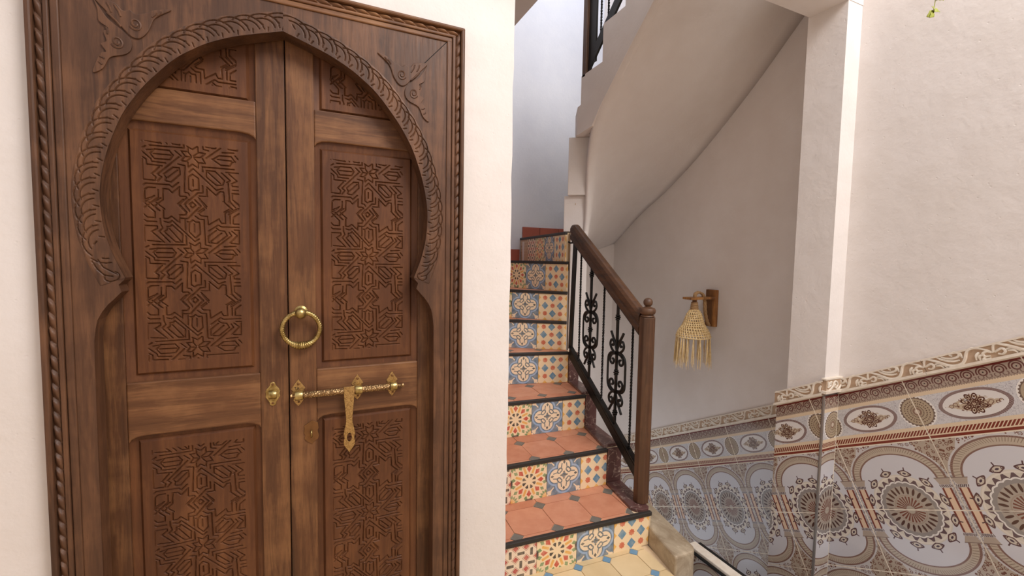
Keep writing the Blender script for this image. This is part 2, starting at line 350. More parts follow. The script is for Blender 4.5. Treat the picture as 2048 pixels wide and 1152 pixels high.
# ------------------------------------------------------------------ mesh builder
class MB:
    def __init__(s): s.v = []; s.f = []; s.uv = []; s.m = []
    def add(s, vs, fs, uvs=None):
        o = len(s.v); s.v += [tuple(p) for p in vs]
        for k, f in enumerate(fs):
            s.f.append([i+o for i in f]); s.uv.append(uvs[k] if uvs else None)
        return s
    def box(s, x0, x1, y0, y1, z0, z1):
        v = [(x, y, z) for z in (z0, z1) for y in (y0, y1) for x in (x0, x1)]
        return s.add(v, [(0, 2, 3, 1), (4, 5, 7, 6), (0, 1, 5, 4), (2, 6, 7, 3), (0, 4, 6, 2), (1, 3, 7, 5)])
    def prism(s, poly, fn, d0, d1, uvf=None):
        """poly: 2d points; fn(a, b, d) -> 3d; uv on the d1 face"""
        n = len(poly); vs = [fn(a, b, d0) for a, b in poly]+[fn(a, b, d1) for a, b in poly]
        fs = [list(range(n))[::-1], list(range(n, 2*n))]+[(i, (i+1) % n, n+(i+1) % n, n+i) for i in range(n)]
        uvs = None
        if uvf:
            U = [uvf(a, b) for a, b in poly]
            uvs = [U[::-1], U]+[[U[i], U[(i+1) % n], U[(i+1) % n], U[i]] for i in range(n)]
        return s.add(vs, fs, uvs)
    def tube(s, pts, rad, n=8, closed=False, twist=0.0, square=False, flat=1.0):
        pts = [Vector(p) for p in pts]; N = len(pts)
        rads = rad if isinstance(rad, (list, tuple)) else [rad]*N
        T = []
        for i in range(N):
            a = pts[(i-1) % N] if closed or i else pts[0]; b = pts[(i+1) % N] if closed or i < N-1 else pts[-1]
            t = (b-a); T.append(t.normalized() if t.length > 1e-9 else Vector((0, 0, 1)))
        ref = Vector((1, 0, 0)) if abs(T[0].x) < 0.8 else Vector((0, 1, 0))
        u = (ref-T[0]*ref.dot(T[0])).normalized(); vs = []
        for i in range(N):
            u = (u-T[i]*u.dot(T[i])).normalized(); w = T[i].cross(u)
            for k in range(n):
                a = 2*pi*k/n+twist*i+(pi/4 if square else 0)
                vs.append(pts[i]+(u*cos(a)+w*sin(a)*flat)*rads[i])
        fs = []
        for i in range(N if closed else N-1):
            for k in range(n):
                a, b = i*n+k, i*n+(k+1) % n; c, d = ((i+1) % N)*n+(k+1) % n, ((i+1) % N)*n+k
                fs.append((a, b, c, d))
        if not closed: fs += [list(range(n))[::-1], [(N-1)*n+k for k in range(n)]]
        return s.add(vs, fs)
    def lathe(s, prof, origin, axis=(0, 0, 1), n=24, sx=1.0):
        ax = Vector(axis).normalized(); u = ax.orthogonal().normalized(); w = ax.cross(u); O = Vector(origin); vs = []; fs = []
        for r, h in prof:
            for k in range(n):
                a = 2*pi*k/n; vs.append(O+ax*h+(u*cos(a)+w*sin(a)*sx)*max(r, 1e-5))
        for i in range(len(prof)-1):
            for k in range(n): fs.append((i*n+k, i*n+(k+1) % n, (i+1)*n+(k+1) % n, (i+1)*n+k))
        fs += [list(range(n))[::-1], [(len(prof)-1)*n+k for k in range(n)]]
        return s.add(vs, fs)
    def grid(s, P, uvs=None):
        """P: nested array nu x nv of points"""
        nu, nv = len(P), len(P[0]); vs = [p for row in P for p in row]
        fs = [(i*nv+j, (i+1)*nv+j, (i+1)*nv+j+1, i*nv+j+1) for i in range(nu-1) for j in range(nv-1)]
        return s.add(vs, fs)
    def build(s, name, mat, parent=None, smooth=None, bevel=0.0, org=None, segs=2, cleanup=True):
        me = bpy.data.meshes.new(name)
        o = bpy.data.objects.new(name, me); COL.objects.link(o)
        base = wloc(parent) if parent else Vector(org or (0, 0, 0))
        me.from_pydata([(x-base[0], y-base[1], z-base[2]) for x, y, z in s.v], [], s.f)
        if any(s.uv):
            L = me.uv_layers.new(name='UVMap'); k = 0
            for f, u in zip(s.f, s.uv):
                for i in range(len(f)):
                    L.data[k].uv = u[i] if u else (0, 0); k += 1
        if cleanup and len(s.f) < 30000:
            bm = bmesh.new(); bm.from_mesh(me); bmesh.ops.recalc_face_normals(bm, faces=bm.faces); bm.to_mesh(me); bm.free()
        if mat: me.materials.append(mat)
        if smooth is not None:
            me.polygons.foreach_set('use_smooth', [True]*len(me.polygons)); me.set_sharp_from_angle(angle=radians(smooth))
        if bevel:
            b = o.modifiers.new('bevel', 'BEVEL'); b.width = bevel; b.segments = segs; b.limit_method = 'ANGLE'; b.angle_limit = radians(35)
        if parent: o.parent = parent
        else: o.location = base
        return o
def wloc(o):
    v = Vector((0, 0, 0))
    while o: v += o.location; o = o.parent
    return v
def thing(name, label, cat, loc=(0, 0, 0), group=None, kind=None):
    o = bpy.data.objects.new(name, None); COL.objects.link(o); o.location = loc; o.empty_display_size = 0.05
    return tag(o, label, cat, group, kind)
def tag(o, label, cat, group=None, kind=None):
    o['label'] = label; o['category'] = cat
    if group: o['group'] = group
    if kind: o['kind'] = kind
    return o
def clip(poly, half):
    """convex clip: keep a*x+b*y<=c for every (a,b,c)"""
    for a, b, c in half:
        out = []; n = len(poly)
        for i in range(n):
            p, q = poly[i], poly[(i+1) % n]; dp, dq = a*p[0]+b*p[1]-c, a*q[0]+b*q[1]-c
            if dp <= 0: out.append(p)
            if (dp < 0 < dq) or (dq < 0 < dp):
                t = dp/(dp-dq); out.append((p[0]+(q[0]-p[0])*t, p[1]+(q[1]-p[1])*t))
        poly = out
        if len(poly) < 3: return []
    return poly
def halves(poly):
    """half planes of a counter-clockwise convex polygon"""
    ar = sum(poly[i][0]*poly[(i+1) % len(poly)][1]-poly[(i+1) % len(poly)][0]*poly[i][1] for i in range(len(poly)))
    if ar < 0: poly = poly[::-1]
    H = []
    for i in range(len(poly)):
        p, q = poly[i], poly[(i+1) % len(poly)]; a, b = q[1]-p[1], -(q[0]-p[0]); H.append((a, b, a*p[0]+b*p[1]))
    return H
def parea(p): return abs(sum(p[i][0]*p[(i+1) % len(p)][1]-p[(i+1) % len(p)][0]*p[i][1] for i in range(len(p))))/2
def catmull(pts, n=6, closed=False):
    P = [Vector(p) for p in pts]; N = len(P); out = []
    for i in range(N if closed else N-1):
        p0 = P[(i-1) % N] if closed or i else P[0]*2-P[1]; p1, p2 = P[i], P[(i+1) % N]
        p3 = P[(i+2) % N] if closed or i < N-2 else P[-1]*2-P[-2]
        for k in range(n):
            t = k/n; out.append(0.5*((2*p1)+(p2-p0)*t+(2*p0-5*p1+4*p2-p3)*t*t+(3*p1-p0-3*p2+p3)*t**3))
    if not closed: out.append(P[-1])
    return out
def flat_xy(a, b, d): return (a, b, d)

# ------------------------------------------------------------------ walls, floor, ceilings
CX = -0.0585           # centre line of the doorway
DW = 1.50              # front face of the door wall
def wall(name, label, mat, build, cat='wall'):
    b = MB(); build(b); o = b.build(name, mat); return tag(o, label, cat, kind='structure')
rr = random.Random(3)
edge = [(0.682+rr.uniform(-0.0025, 0.0025), z*0.08) for z in range(0, 55)]
fw = [(-2.6, 0), (-0.600, 0), (-0.600, 2.145), (0.483, 2.145), (0.483, 0)]+edge+[(-2.6, 4.4)]
wall('wall_front', 'white plastered wall around the carved brown double door', M_wall, lambda b: b.prism(fw, lambda a, z, d: (a, d, z), DW, DW+0.16))
wall('wall_right', 'white plastered wall above the patterned tile dado on the right', M_wall, lambda b: b.box(2.30, 2.75, -2.6, 1.239, -1.6, 4.4))
wall('wall_right_rear', 'white plastered wall behind the straw lamp and the stair railing', M_wall2, lambda b: b.box(2.55, 2.75, 1.40, 3.75, -1.6, 4.6))
wall('pilaster', 'white plastered pilaster standing out of the wall beside the lamp', M_wall, lambda b: b.box(2.192, 2.75, 1.239, 1.414, -1.6, 4.4), 'pilaster')
wall('wall_back', 'white wall tinted blue for skylight at the back of the stairwell', M_wall_skylit, lambda b: b.box(0.50, 2.75, 3.57, 3.75, -1.6, 4.6))
wall('wall_left', 'white wall to the left of the lower stair flight', M_wall, lambda b: b.box(0.50, 0.69, DW+0.16, 3.57, 0, 4.4))
wall('wall_passage', 'white wall under the stairs seen through the iron balusters', M_wall2, lambda b: b.box(1.705, 2.56, 3.31, 3.5, -1.6, 1.54))
wall('wall_patio_left', 'white patio wall out of view on the left', M_wall, lambda b: b.box(-2.75, -2.6, -2.6, DW+0.16, 0, 4.4))
wall('wall_patio_rear', 'white patio wall out of view behind the viewer', M_wall, lambda b: b.box(-2.75, 2.75, -2.75, -2.6, -1.6, 4.4))
wall('ceiling', 'grey white slab edge above the lower stairs', M_wall2, lambda b: b.box(0.60, 1.22, DW+0.16, 3.57, 2.88, 3.05), 'ceiling')
wall('wall_door_light_stop', 'unseen wall added behind the double door to stop light leaking', M_cement, lambda b: b.box(-0.62, 0.50, 1.605, 1.659, 0, 2.16))  # added out of sight so no sky shows through the door gap
wall('beam', 'white plastered beam resting on the pilaster', M_wall2, lambda b: b.box(0.66, 2.30, 1.237, 1.405, 2.56, 2.95), 'beam')

def oct_tiles(region, origin, ang, pitch, cut, z0, z1, parent, m_oct, m_sq, names, gap=0.0016, rngx=12):
    """octagons with square insets, clipped to a convex region, each tile its own object"""
    H = halves(region); ex = (cos(ang), sin(ang)); ey = (-sin(ang), cos(ang))
    def w(a, b): return (origin[0]+ex[0]*a+ey[0]*b, origin[1]+ex[1]*a+ey[1]*b)
    for i in range(-rngx, rngx+1):
        for j in range(-rngx, rngx+1):
            h = pitch/2-gap; c = cut; x, y = (i+0.5)*pitch, (j+0.5)*pitch; k = c-gap*0.4
            o8 = [(x-h+k, y-h), (x+h-k, y-h), (x+h, y-h+k), (x+h, y+h-k), (x+h-k, y+h), (x-h+k, y+h), (x-h, y+h-k), (x-h, y-h+k)]
            s = c-gap*1.6; s4 = [(i*pitch-s, j*pitch), (i*pitch, j*pitch-s), (i*pitch+s, j*pitch), (i*pitch, j*pitch+s)]
            for poly, mt, nm in ((o8, m_oct, names[0]), (s4, m_sq, names[1])):
                p = clip([w(*q) for q in poly], H)
                if len(p) > 2 and parea(p) > 2e-5:
                    MB().prism(p, flat_xy, z0, z1+random.uniform(-0.0006, 0.0006)).build(nm, mt, parent)
# floor of the patio, open above the stair that goes down on the right
fl = MB(); fl.prism([(-2.6, -2.6), (1.40, -2.6), (1.46, 1.36), (1.50, 1.63), (0.60, 1.70), (-2.6, 1.60)], flat_xy, -0.15, -0.003)
floor = tag(fl.build('floor', M_grout), 'cream octagon tiled floor with small blue insets at the foot of the stairs', 'floor', kind='structure')
oct_tiles([(-0.2, 0.55), (1.432, 0.55), (1.452, 1.375), (1.497, 1.612), (0.66, 1.668), (0.66, 1.48), (-0.2, 1.48)][0:5]+[(-0.2, 1.668)], (1.244, 1.596), radians(-2.6), 0.1515, 0.026, -0.003, 0.001,
          floor, M_floor, M_floorblue, ('floor_tile', 'inset_tile'))
fl2 = MB(); fl2.box(1.70, 2.30, -2.6, 0.2, -0.12, -0.003)
tag(fl2.build('floor_2', M_cement), 'grey landing at the head of the descending stair', 'floor', kind='structure')

# ------------------------------------------------------------------ stairs
ZT = [0, 0.165, 0.365, 0.57, 0.775, 0.97, 1.17, 1.375, 1.575, 1.77, 1.98, 2.165, 2.36, 2.545, 2.765, 2.965, 3.17]
def dirp(p, deg, t): return (p[0]-cos(radians(deg))*t, p[1]+sin(radians(deg))*t)
# riser lines, right end then left end
RL = {1: ((1.500, 1.614), (0.69, 1.666)), 2: ((1.466, 1.915), (0.69, 1.949)), 3: ((1.520, 2.215), (0.69, 2.281)),
      4: ((1.572, 2.500), (0.69, 2.703)), 5: ((1.590, 2.555), (0.69, 3.117)), 6: ((1.598, 2.568), (0.69, 3.507)),
      7: ((1.600, 2.570), (1.276, 3.568)), 8: ((1.586, 2.575), (1.727, 3.568))}
OUT = {1: (1.515, 1.614), 2: (1.557, 1.912), 3: (1.602, 2.215), 4: (1.640, 2.480), 5: (1.640, 2.55)}   # outer edge of the marble skirting
stair = thing('staircase', 'winding stair with terracotta treads and painted tile risers', 'staircase', (1.1, 1.65, 0), kind='structure')
SEQ = {1: (('D', .20), ('B', .20), ('S', .20), ('Z', .20)), 2: (('D', .163), ('B', .20), ('S', .20), ('Z', .20)),
       3: (('D', .150), ('B', .20), ('S', .20), ('Z', .20)), 4: (('D', .205), ('B', .20), ('S', .20), ('Z', .20)),
       5: (('D', .20), ('B', .20), ('S', .20), ('Z', .20), ('M', .2)), 6: (('D', .20), ('B', .20), ('S', .20), ('Z', .20), ('M', .2), ('M', .2)),
       7: (('D', .20), ('B', .20), ('S', .20), ('Z', .20), ('M', .2)), 8: (('D', .20), ('B', .20), ('S', .20), ('Z', .20), ('M', .2))}
def tread_poly(k):
    (r0, l0) = RL[k]
    if k < 8: r1, l1 = RL[k+1]
    rr_ = OUT.get(k, r0); 
    if k <= 3: return [l0, r0, rr_, OUT[k+1], l1]
    if k == 4: return [l0, r0, OUT[4], (1.64, 2.55), RL[5][0], l1]
    if k == 6: return [l0, r0, l1, (0.69, 3.568)]
    if k == 8: return [r0, (1.69, 2.62), (2.30, 3.568), l0]
    return [l0, r0, r1, l1] if k != 7 else [l0, r0, l1]
def wind(k):
    P = (1.64, 2.56)
    return {9: [P, (2.549, 3.10), (2.549, 3.568), (2.30, 3.568)], 10: [P, (2.549, 2.72), (2.549, 3.10)], 11: [P, (2.549, 2.50), (2.549, 2.72)],
            12: [P, (1.62, 2.436), (2.549, 2.436), (2.549, 2.50)]}[k]
TREADORG = {1: (1.219, 1.657), 2: (1.244, 1.944), 3: (1.274, 2.302), 4: (1.41, 2.62), 5: (1.3, 2.75), 6: (1.2, 2.9), 7: (1.4, 3.1)}
TREADANG = {1: -3.4, 2: -2.6, 3: -4.6, 4: -13, 5: -32, 6: -46, 7: -72}
for k in range(1, 9):
    z0 = ZT[k]-0.22 if k >= 8 else (0.0 if k < 4 else 0.0); z1 = ZT[k]
    st = MB().prism(tread_poly(k), flat_xy, z0, z1-0.004).build('step', M_grout, stair)
    r, l = Vector(RL[k][0]), Vector(RL[k][1]); d = (l-r).normalized(); n = Vector((d.y, -d.x))
    if n.y > 0 and k < 7: n = -n
    if k >= 7 and n.x > 0: n = -n
    L = (l-r).length
    def fr(a, b, dd, r=r, d=d, n=n): return (r.x+d.x*a+n.x*dd, r.y+d.y*a+n.y*dd, b)
    zb, zt = ZT[k-1], ZT[k]-0.016
    if k == 1: zb = 0.0
    t = 0.0; h = zt-zb
    for kind, w in SEQ[k]:
        a0, a1 = t+0.0008, min(t+w, L)-0.0008; t += w
        if a1-a0 < 0.01: break
        v0 = -0.5 if k != 1 else -0.42
        # u grows to the right as the viewer sees it; the cut is on the right
        def uvf(a, b, a1=a1, w=w, zb=zb, v0=v0, left=t): return (-0.5+(left-a)/0.2, v0+(b-zb)/0.2)
        MB().prism([(a0, zb+0.001), (a1, zb+0.001), (a1, zt), (a0, zt)], fr, 0.001, 0.007+random.uniform(-0.0005, 0.0005), uvf).build('riser_tile', TILE[kind], st)
    # nosing strip
    MB().prism([(-0.002 if k > 1 else -0.012, ZT[k]-0.018), (L, ZT[k]-0.018), (L, ZT[k]+0.002), (-0.002 if k > 1 else -0.012, ZT[k]+0.002)], fr, -0.006, 0.014).build('nosing', M_nosing, st, bevel=0.003)
    if k in TREADORG:
        reg = tread_poly(k)
        if k <= 3: reg = [RL[k][1], RL[k][0], RL[k+1][0], RL[k+1][1]]
        if k == 4: reg = [RL[4][1], RL[4][0], RL[5][0], RL[5][1]]
        if k == 1: reg[1] = (1.420, 1.619)
        # keep clear of the nosing
        f0 = Vector(RL[k][0]); H = halves(reg)
        a, b = n.x, n.y; c = a*f0.x+b*f0.y-0.006
        reg2 = clip(reg, [(a, b, c)])
        if len(reg2) > 2: oct_tiles(reg2, TREADORG[k], radians(TREADANG[k]), 0.2, 0.034, ZT[k]-0.004, ZT[k], st, M_terra, M_inset, ('tread_tile', 'inset_tile'))
for k in range(9, 13):
    MB().prism(wind(k), flat_xy, ZT[k]-0.012, ZT[k]).build('step', M_grout, stair)
YS = {13: (2.436, 2.217), 14: (2.217, 2.02), 15: (2.02, 1.80), 16: (1.80, 1.58)}
for k, (ya, yb) in YS.items():
    MB().box(1.625, 2.548, yb, ya, ZT[k]-0.12, ZT[k]).build('step', M_grout, stair)
# maroon marble skirting, one slab on each tread and one against each riser
for k in (1, 2, 3):
    i0, o0 = {1: (1.417, 1.640), 2: (1.449, 1.925), 3: (1.503, 2.225)}[k], OUT[k]; i1, o1 = RL[k+1][0], OUT[k+1]
    q = [(i0[0]+.002, i0[1]), (o0[0], o0[1]+0.012), (o1[0], o1[1]-0.002), (i1[0]+.002, i1[1]-0.002)]
    if k == 1: q = [(1.425, 1.66), (1.440, 1.635), (1.47, 1.617), (1.503, 1.616), (1.516, 1.63)]+q[2:]
    MB().prism(q, flat_xy, ZT[k]-0.004, ZT[k]+0.014).build('marble_skirting', M_marble, stair, bevel=0.003)
    q = [(i1[0]+0.003, i1[1]-0.014), (o1[0], o1[1]-0.014), (o1[0], o1[1]+0.004), (i1[0]+0.003, i1[1]+0.004)]
    MB().prism(q, flat_xy, ZT[k]+0.014, ZT[k+1]-0.002).build('marble_skirting', M_marble, stair, bevel=0.003)
# red tile skirting along the stairwell walls
for x0, x1, z in ((1.285, 1.42, ZT[7]), (1.425, 1.56, ZT[7]), (1.565, 1.708, ZT[7]), (1.735, 1.905, ZT[8]), (1.91, 2.10, ZT[8]), (2.105, 2.29, ZT[8])):
    MB().box(x0, x1, 3.557, 3.569, z, z+0.10).build('skirting_tile', M_red, stair, bevel=0.002)

# curb beside the foot of the stairs, low tiled wall beyond it, stair going down
cb = MB().prism([(1.455, 1.388), (1.555, 1.386), (1.578, 1.395), (1.592, 1.418), (1.69, 1.93), (1.66, 1.93), (1.503, 1.612)], flat_xy, -0.5, 0.090)
tag(cb.build('curb', M_curb, bevel=0.012, org=(1.55, 1.6, -0.5), segs=3), 'stained beige stone curb at the foot of the stairs', 'curb', kind='structure')
low = thing('low_wall', 'low tiled wall with a pale stone cap below the curb', 'wall', (1.88, 1.5, -1.2), kind='structure')
MB().box(1.86, 1.93, 0.75, 1.68, -1.2, -0.16).build('core', M_tgrout, low)
for i in range(3):
    y0 = 0.752+i*0.31; y1 = y0+0.306
    for j in range(3):
        zt_ = -0.162-j*0.257; zb_ = zt_-0.255; up = j % 2 == 0
        def uvf(a, b, y0=y0, y1=y1, zt_=zt_, up=up): return (((y0+y1)/2-a)*0.38/0.31, (b-zt_+0.257) if up else (zt_-b))
        MB().prism([(y0, zb_), (y1, zb_), (y1, zt_), (y0, zt_)], lambda a, b, d: (1.86-d, a, b), 0, 0.008, uvf).build('wall_tile', M_med, low)
MB().box(1.838, 1.94, 0.75, 1.68, -0.16, -0.148).build('shadow_strip', M_dark, low)  # dark strip standing in for the shadow line under the cap
MB().box(1.845, 1.90, 0.75, 1.68, -0.148, -0.130).build('cap', M_listello, low, bevel=0.004)
down = thing('descending_stair', 'grey cement stair going down below the white wall', 'staircase', (2.1, 1.0, -1.6), kind='structure')
for i in range(8):
    y0 = 0.2+i*0.34; MB().box(1.70, 2.30 if y0 < 1.2 else 2.55, y0, y0+0.34, -1.6, -0.17*(i+1)+0.0).build('step', M_cement, down)

# upper flight: stepped stringer with its plaster blocks, smooth soffit
SX = 1.58
strg = [(2.473, 2.185), (2.473, 2.364), (2.436, 2.370), (2.436, 2.545), (2.217, 2.550), (2.217, 2.765), (2.02, 2.768), (2.02, 2.965), (1.80, 2.97), (1.80, 3.17),
        (1.58, 3.175), (1.58, 3.38), (1.36, 3.38), (1.20, 3.26), (1.797, 2.686), (2.02, 2.492), (2.214, 2.312), (2.31, 2.205)]
wall('stair_stringer', 'white plastered stepped edge of the upper stair flight', M_wall2, lambda b: b.prism(strg, lambda a, z, d: (d, a, z), SX, SX+0.05), 'stringer')
sp = thing('stair_core', 'white plastered stepped pillar the stairs wind around', 'pillar', (1.64, 2.58, 0.5), kind='structure')
for nm, p, z0, z1 in (('pillar_block', [(1.582, 2.613), (1.705, 2.515), (1.76, 2.60), (1.66, 2.70)], 1.579, 1.819),
                      ('pillar_block', [(1.601, 2.548), (1.705, 2.503), (1.76, 2.60), (1.66, 2.66)], 0.45, 1.579),
                      ('pillar_block', [(1.580, 2.567), (1.700, 2.480), (1.76, 2.58), (1.66, 2.66)], 1.819, 2.198),
                      ('pillar_block', [(1.581, 2.475), (1.66, 2.43), (1.76, 2.55), (1.66, 2.62)], 2.198, 2.363)):
    MB().prism(p, flat_xy, z0, z1).build(nm, M_wall, sp, bevel=0.004)
inner = [(1.583, 1.20, 3.255), (1.583, 1.797, 2.683), (1.583, 2.02, 2.489), (1.583, 2.214, 2.306), (1.598, 2.31, 2.19), (1.635, 2.395, 2.05), (1.675, 2.452, 1.90), (1.702, 2.486, 1.72), (1.709, 2.510, 1.50), (1.711, 2.518, 1.28)]
outer = [(2.555, 1.20, 3.25), (2.555, 1.45, 2.99), (2.555, 1.69, 2.754), (2.555, 1.99, 2.464), (2.555, 2.366, 2.152), (2.555, 2.696, 1.93), (2.555, 2.978, 1.775), (2.555, 3.32, 1.543), (2.20, 3.32, 1.45), (1.80, 3.32, 1.36)]
ic, oc = catmull(inner, 6), catmull(outer, 6)
P = []
for a, b in zip(ic, oc):
    row = []
    for j in range(13):
        t = j/12; p = a.lerp(b, t); p.z += 0.05*sin(pi*t)*min(1, max(0, (p.z-2.0)*1.5)); row.append(p)
    P.append(row)
sf = MB().grid(P); 
so = sf.build('stair_soffit', M_wall2, smooth=60); tag(so, 'smooth curved white underside of the upper stair flight', 'soffit', kind='structure')
md = so.modifiers.new('thickness', 'SOLIDIFY'); md.thickness = 0.03; md.offset = 1.0 if so.data.polygons[40].normal.z > 0 else -1.0

# ------------------------------------------------------------------ patterned dado on the right
TH = radians(27.47); SV = (cos(TH), -sin(TH)); NV = (sin(TH), cos(TH))
def bed(parent, X, region, n1, n0, d=0.0055):
    yz = [(s*SV[0]+n*NV[0], CAM_H+s*SV[1]+n*NV[1]) for s, n in ((-3, n0), (6, n0), (6, n1), (-3, n1))]
    MB().prism(clip(yz, halves(region)), lambda y, z, dd: (X-dd, y, z), -0.002, d).build('grout_bed', M_tgrout, parent)
def dado(parent, X, region, joints, rows, d=0.008):
    """joints: s positions; rows: list of (n_top, n_bottom, kind)"""
    H = halves(region); bed(parent, X, region, rows[0][0]+0.004, rows[-1][1], d-0.0009)
    for s0, s1 in zip(joints[:-1], joints[1:]):
        for n1, n0, kind in rows:
            w, h = s1-s0, n1-n0; g = 0.0022
            quad = [(s0+g, n0+g), (s1-g, n0+g), (s1-g, n1-g), (s0+g, n1-g)]
            yz = [(s*SV[0]+n*NV[0], CAM_H+s*SV[1]+n*NV[1]) for s, n in quad]
            p = clip(yz, H)
            if len(p) < 3 or parea(p) < 1e-4: continue
            def uvf(y, z, s0=s0, s1=s1, n0=n0, n1=n1, w=w, h=h, kind=kind):
                s = y*SV[0]+(z-CAM_H)*SV[1]; n = y*NV[0]+(z-CAM_H)*NV[1]
                u = ((s0+s1)/2-s)/w*0.38
                if kind == 'border': return (u, (n1-n)/h*0.24)
                if kind == 'upper': return (u, (n-n0)/h*0.257)
                return (u, (n1-n)/h*0.257)
            MB().prism(p, lambda y, z, dd: (X-dd, y, z), 0.0, d+random.uniform(-0.0006, 0.0006), uvf).build('border_tile' if kind == 'border' else 'wall_tile', M_bor if kind == 'border' else M_med, parent)
def listello(parent, X, s_list, n0, n1, ymin, ymax, d=0.016):
    """relief tiles: slab, rims, scroll stems and leaves"""
    def fr(s, n, dd): return (X-dd, s*SV[0]+n*NV[0], CAM_H+s*SV[1]+n*NV[1])
    for s0, s1 in zip(s_list[:-1], s_list[1:]):
        yz = [(s*SV[0]+n*NV[0], CAM_H+s*SV[1]+n*NV[1]) for s, n in ((s0+.0008, n0), (s1-.0008, n0), (s1-.0008, n1), (s0+.0008, n1))]
        p = clip(yz, [(1, 0, ymax), (-1, 0, -ymin)])
        if len(p) < 3 or parea(p) < 1e-4: continue
        t = MB().prism(p, lambda y, z, dd: (X-dd, y, z), 0, d-0.006).build('listello_tile', M_listback, parent)
        L, hgt = s1-s0, n1-n0; mid = (n0+n1)/2
        rim = MB()
        for na, nb, dd in ((n0, n0+hgt*0.17, d+0.004), (n1-hgt*0.10, n1, d-0.001)):
            yz = [(s*SV[0]+n*NV[0], CAM_H+s*SV[1]+n*NV[1]) for s, n in ((s0+.0008, na), (s1-.0008, na), (s1-.0008, nb), (s0+.0008, nb))]
            p = clip(yz, [(1, 0, ymax), (-1, 0, -ymin)])
            if len(p) > 2: rim.prism(p, lambda y, z, dd_: (X-dd_, y, z), d-0.008, dd)
        rim.build('rim', M_listello, t)
        A = hgt*0.34; sc = MB()
        def stroke(pts, r):
            q = [v for v in catmull([(a, b, 0) for a, b in pts], 4)]
            W = []; R = []
            for i, v in enumerate(q):
                s = s1-v.x*L; n = mid+hgt*0.03+v.y*hgt
                y = s*SV[0]+n*NV[0]
                if y < ymin+0.002 or y > ymax-0.002: 
                    if len(W) > 2: sc.tube(W, R, 5)
                    W, R = [], []; continue
                f = i/(len(q)-1); W.append(fr(s, n, d-0.005)); R.append(r*(0.62+0.38*sin(pi*min(1, f*1.1))))
            if len(W) > 2: sc.tube(W, R, 5)
        for off in (0.0, 0.5):
            f = lambda pts: [(off+a*0.5, b) for a, b in pts]
            stroke(f([(0, -.06), (.04, .28), (.09, .40), (.18, .22), (.27, .0), (.36, -.26), (.45, -.36), (.55, -.30), (.62, -.05), (.68, .28), (.75, .42), (.84, .36), (.93, .16), (1.0, -.06)]), 0.0062)
            for pts in ([(-.02, -.05), (-.07, .08), (-.13, .0), (-.12, -.18), (-.05, -.22)], [(-.13, -.05), (-.19, -.12), (-.20, -.38)], [(-.12, -.2), (-.16, -.36), (-.06, -.34)], [(-.17, .12), (-.22, -.02), (-.25, -.30)],
                        [(.02, -.06), (.07, .02), (.13, .06), (.15, -.12), (.10, -.25), (.05, -.18)], [(.15, -.05), (.24, .0), (.30, -.18), (.33, -.38)], [(.18, -.12), (.25, -.16), (.28, -.34)],
                        [(.30, .42), (.36, .20), (.46, .10), (.55, .16), (.57, .34), (.50, .42), (.44, .34), (.47, .24)], [(.24, .42), (.32, .14), (.44, -.06), (.54, -.08)], [(.60, .42), (.585, .2), (.59, .0)]):
                stroke(f(pts), 0.0055)
        sc.build('scroll_relief', M_listello, t, smooth=70)
def nrow(X, tops): return [(a, b, k) for (a, b), k in zip(zip(tops[:-1], tops[1:]), ('border', 'upper', 'lower', 'upper', 'lower'))]
dd1 = thing('dado', 'printed medallion tile dado on the near white wall at the right edge', 'dado', (2.3, 0.9, 0.4), kind='structure')
def seq(a, step, n): return [a+step*i for i in range(n)]
rows1 = nrow(2.3, [0.027, -0.213, -0.477, -0.727, -0.98, -1.24])
dado(dd1, 2.30, [(-0.45, -1.5), (1.2378, -1.5), (1.2378, 2.5), (-0.45, 2.5)], [-0.035-0.379*2, -0.035-0.379, -0.035, 0.344, 0.723, 1.102, 1.481, 1.86, 2.239], rows1)
listello(dd1, 2.30, seq(1.003-0.44*4, 0.44, 9), 0.030, 0.092, -0.45, 1.222)
dd2 = thing('dado_pilaster', 'printed medallion tiles wrapped around the foot of the pilaster', 'dado', (2.19, 1.3, 0.2), kind='structure')
dado(dd2, 2.192, [(1.239, -1.5), (1.455, -1.5), (1.455, 2.5), (1.239, 2.5)], [0.735, 1.091, 1.447, 1.803, 2.16], [(a+0.004, b+0.004, k) for a, b, k in rows1], 0.011)
MB().box(2.192, 2.55, 1.414, 1.453, -1.5, 0.70).build('core', M_tgrout, dd2)
listello(dd2, 2.192, seq(1.003-0.44*2+0.1, 0.44, 6), 0.034, 0.096, 1.235, 1.462, 0.026)
# cut tiles on the side of the pilaster that faces the viewer
def nz(n, y): return CAM_H+(n-y*sin(TH))/cos(TH)
for (a, b, k) in rows1:
    za, zb_ = nz(a+0.004, 1.239), nz(b+0.004, 1.239)
    def uvf(x, z, za=za, zb_=zb_, k=k):
        f = (za-z)/(za-zb_); u = (x-2.30)+0.04
        return (u+(0.19 if k == 'border' else 0), f*0.24 if k == 'border' else ((1-f)*0.257 if k == 'upper' else f*0.257))
    MB().prism([(2.183, zb_+.001), (2.296, zb_+.001), (2.296, za-.001), (2.183, za-.001)], lambda x, z, d: (x, 1.239-d, z), 0, 0.009, uvf).build('border_tile' if k == 'border' else 'wall_tile', M_bor if k == 'border' else M_med, dd2)
MB().box(2.291, 2.2985, 1.2285, 1.239, -1.2, nz(0.028, 1.23)).build('corner_grout', M_tgrout, dd2)
MB().box(2.176, 2.184, 1.226, 1.236, -1.2, nz(0.028, 1.23)).build('corner_strip', M_alu, dd2, bevel=0.002)
zl0, zl1 = nz(0.036, 1.22), nz(0.098, 1.22)
tl = MB().box(2.176, 2.30, 1.222, 1.2405, zl0, zl1-0.003).build('listello_tile', M_listback, dd2)
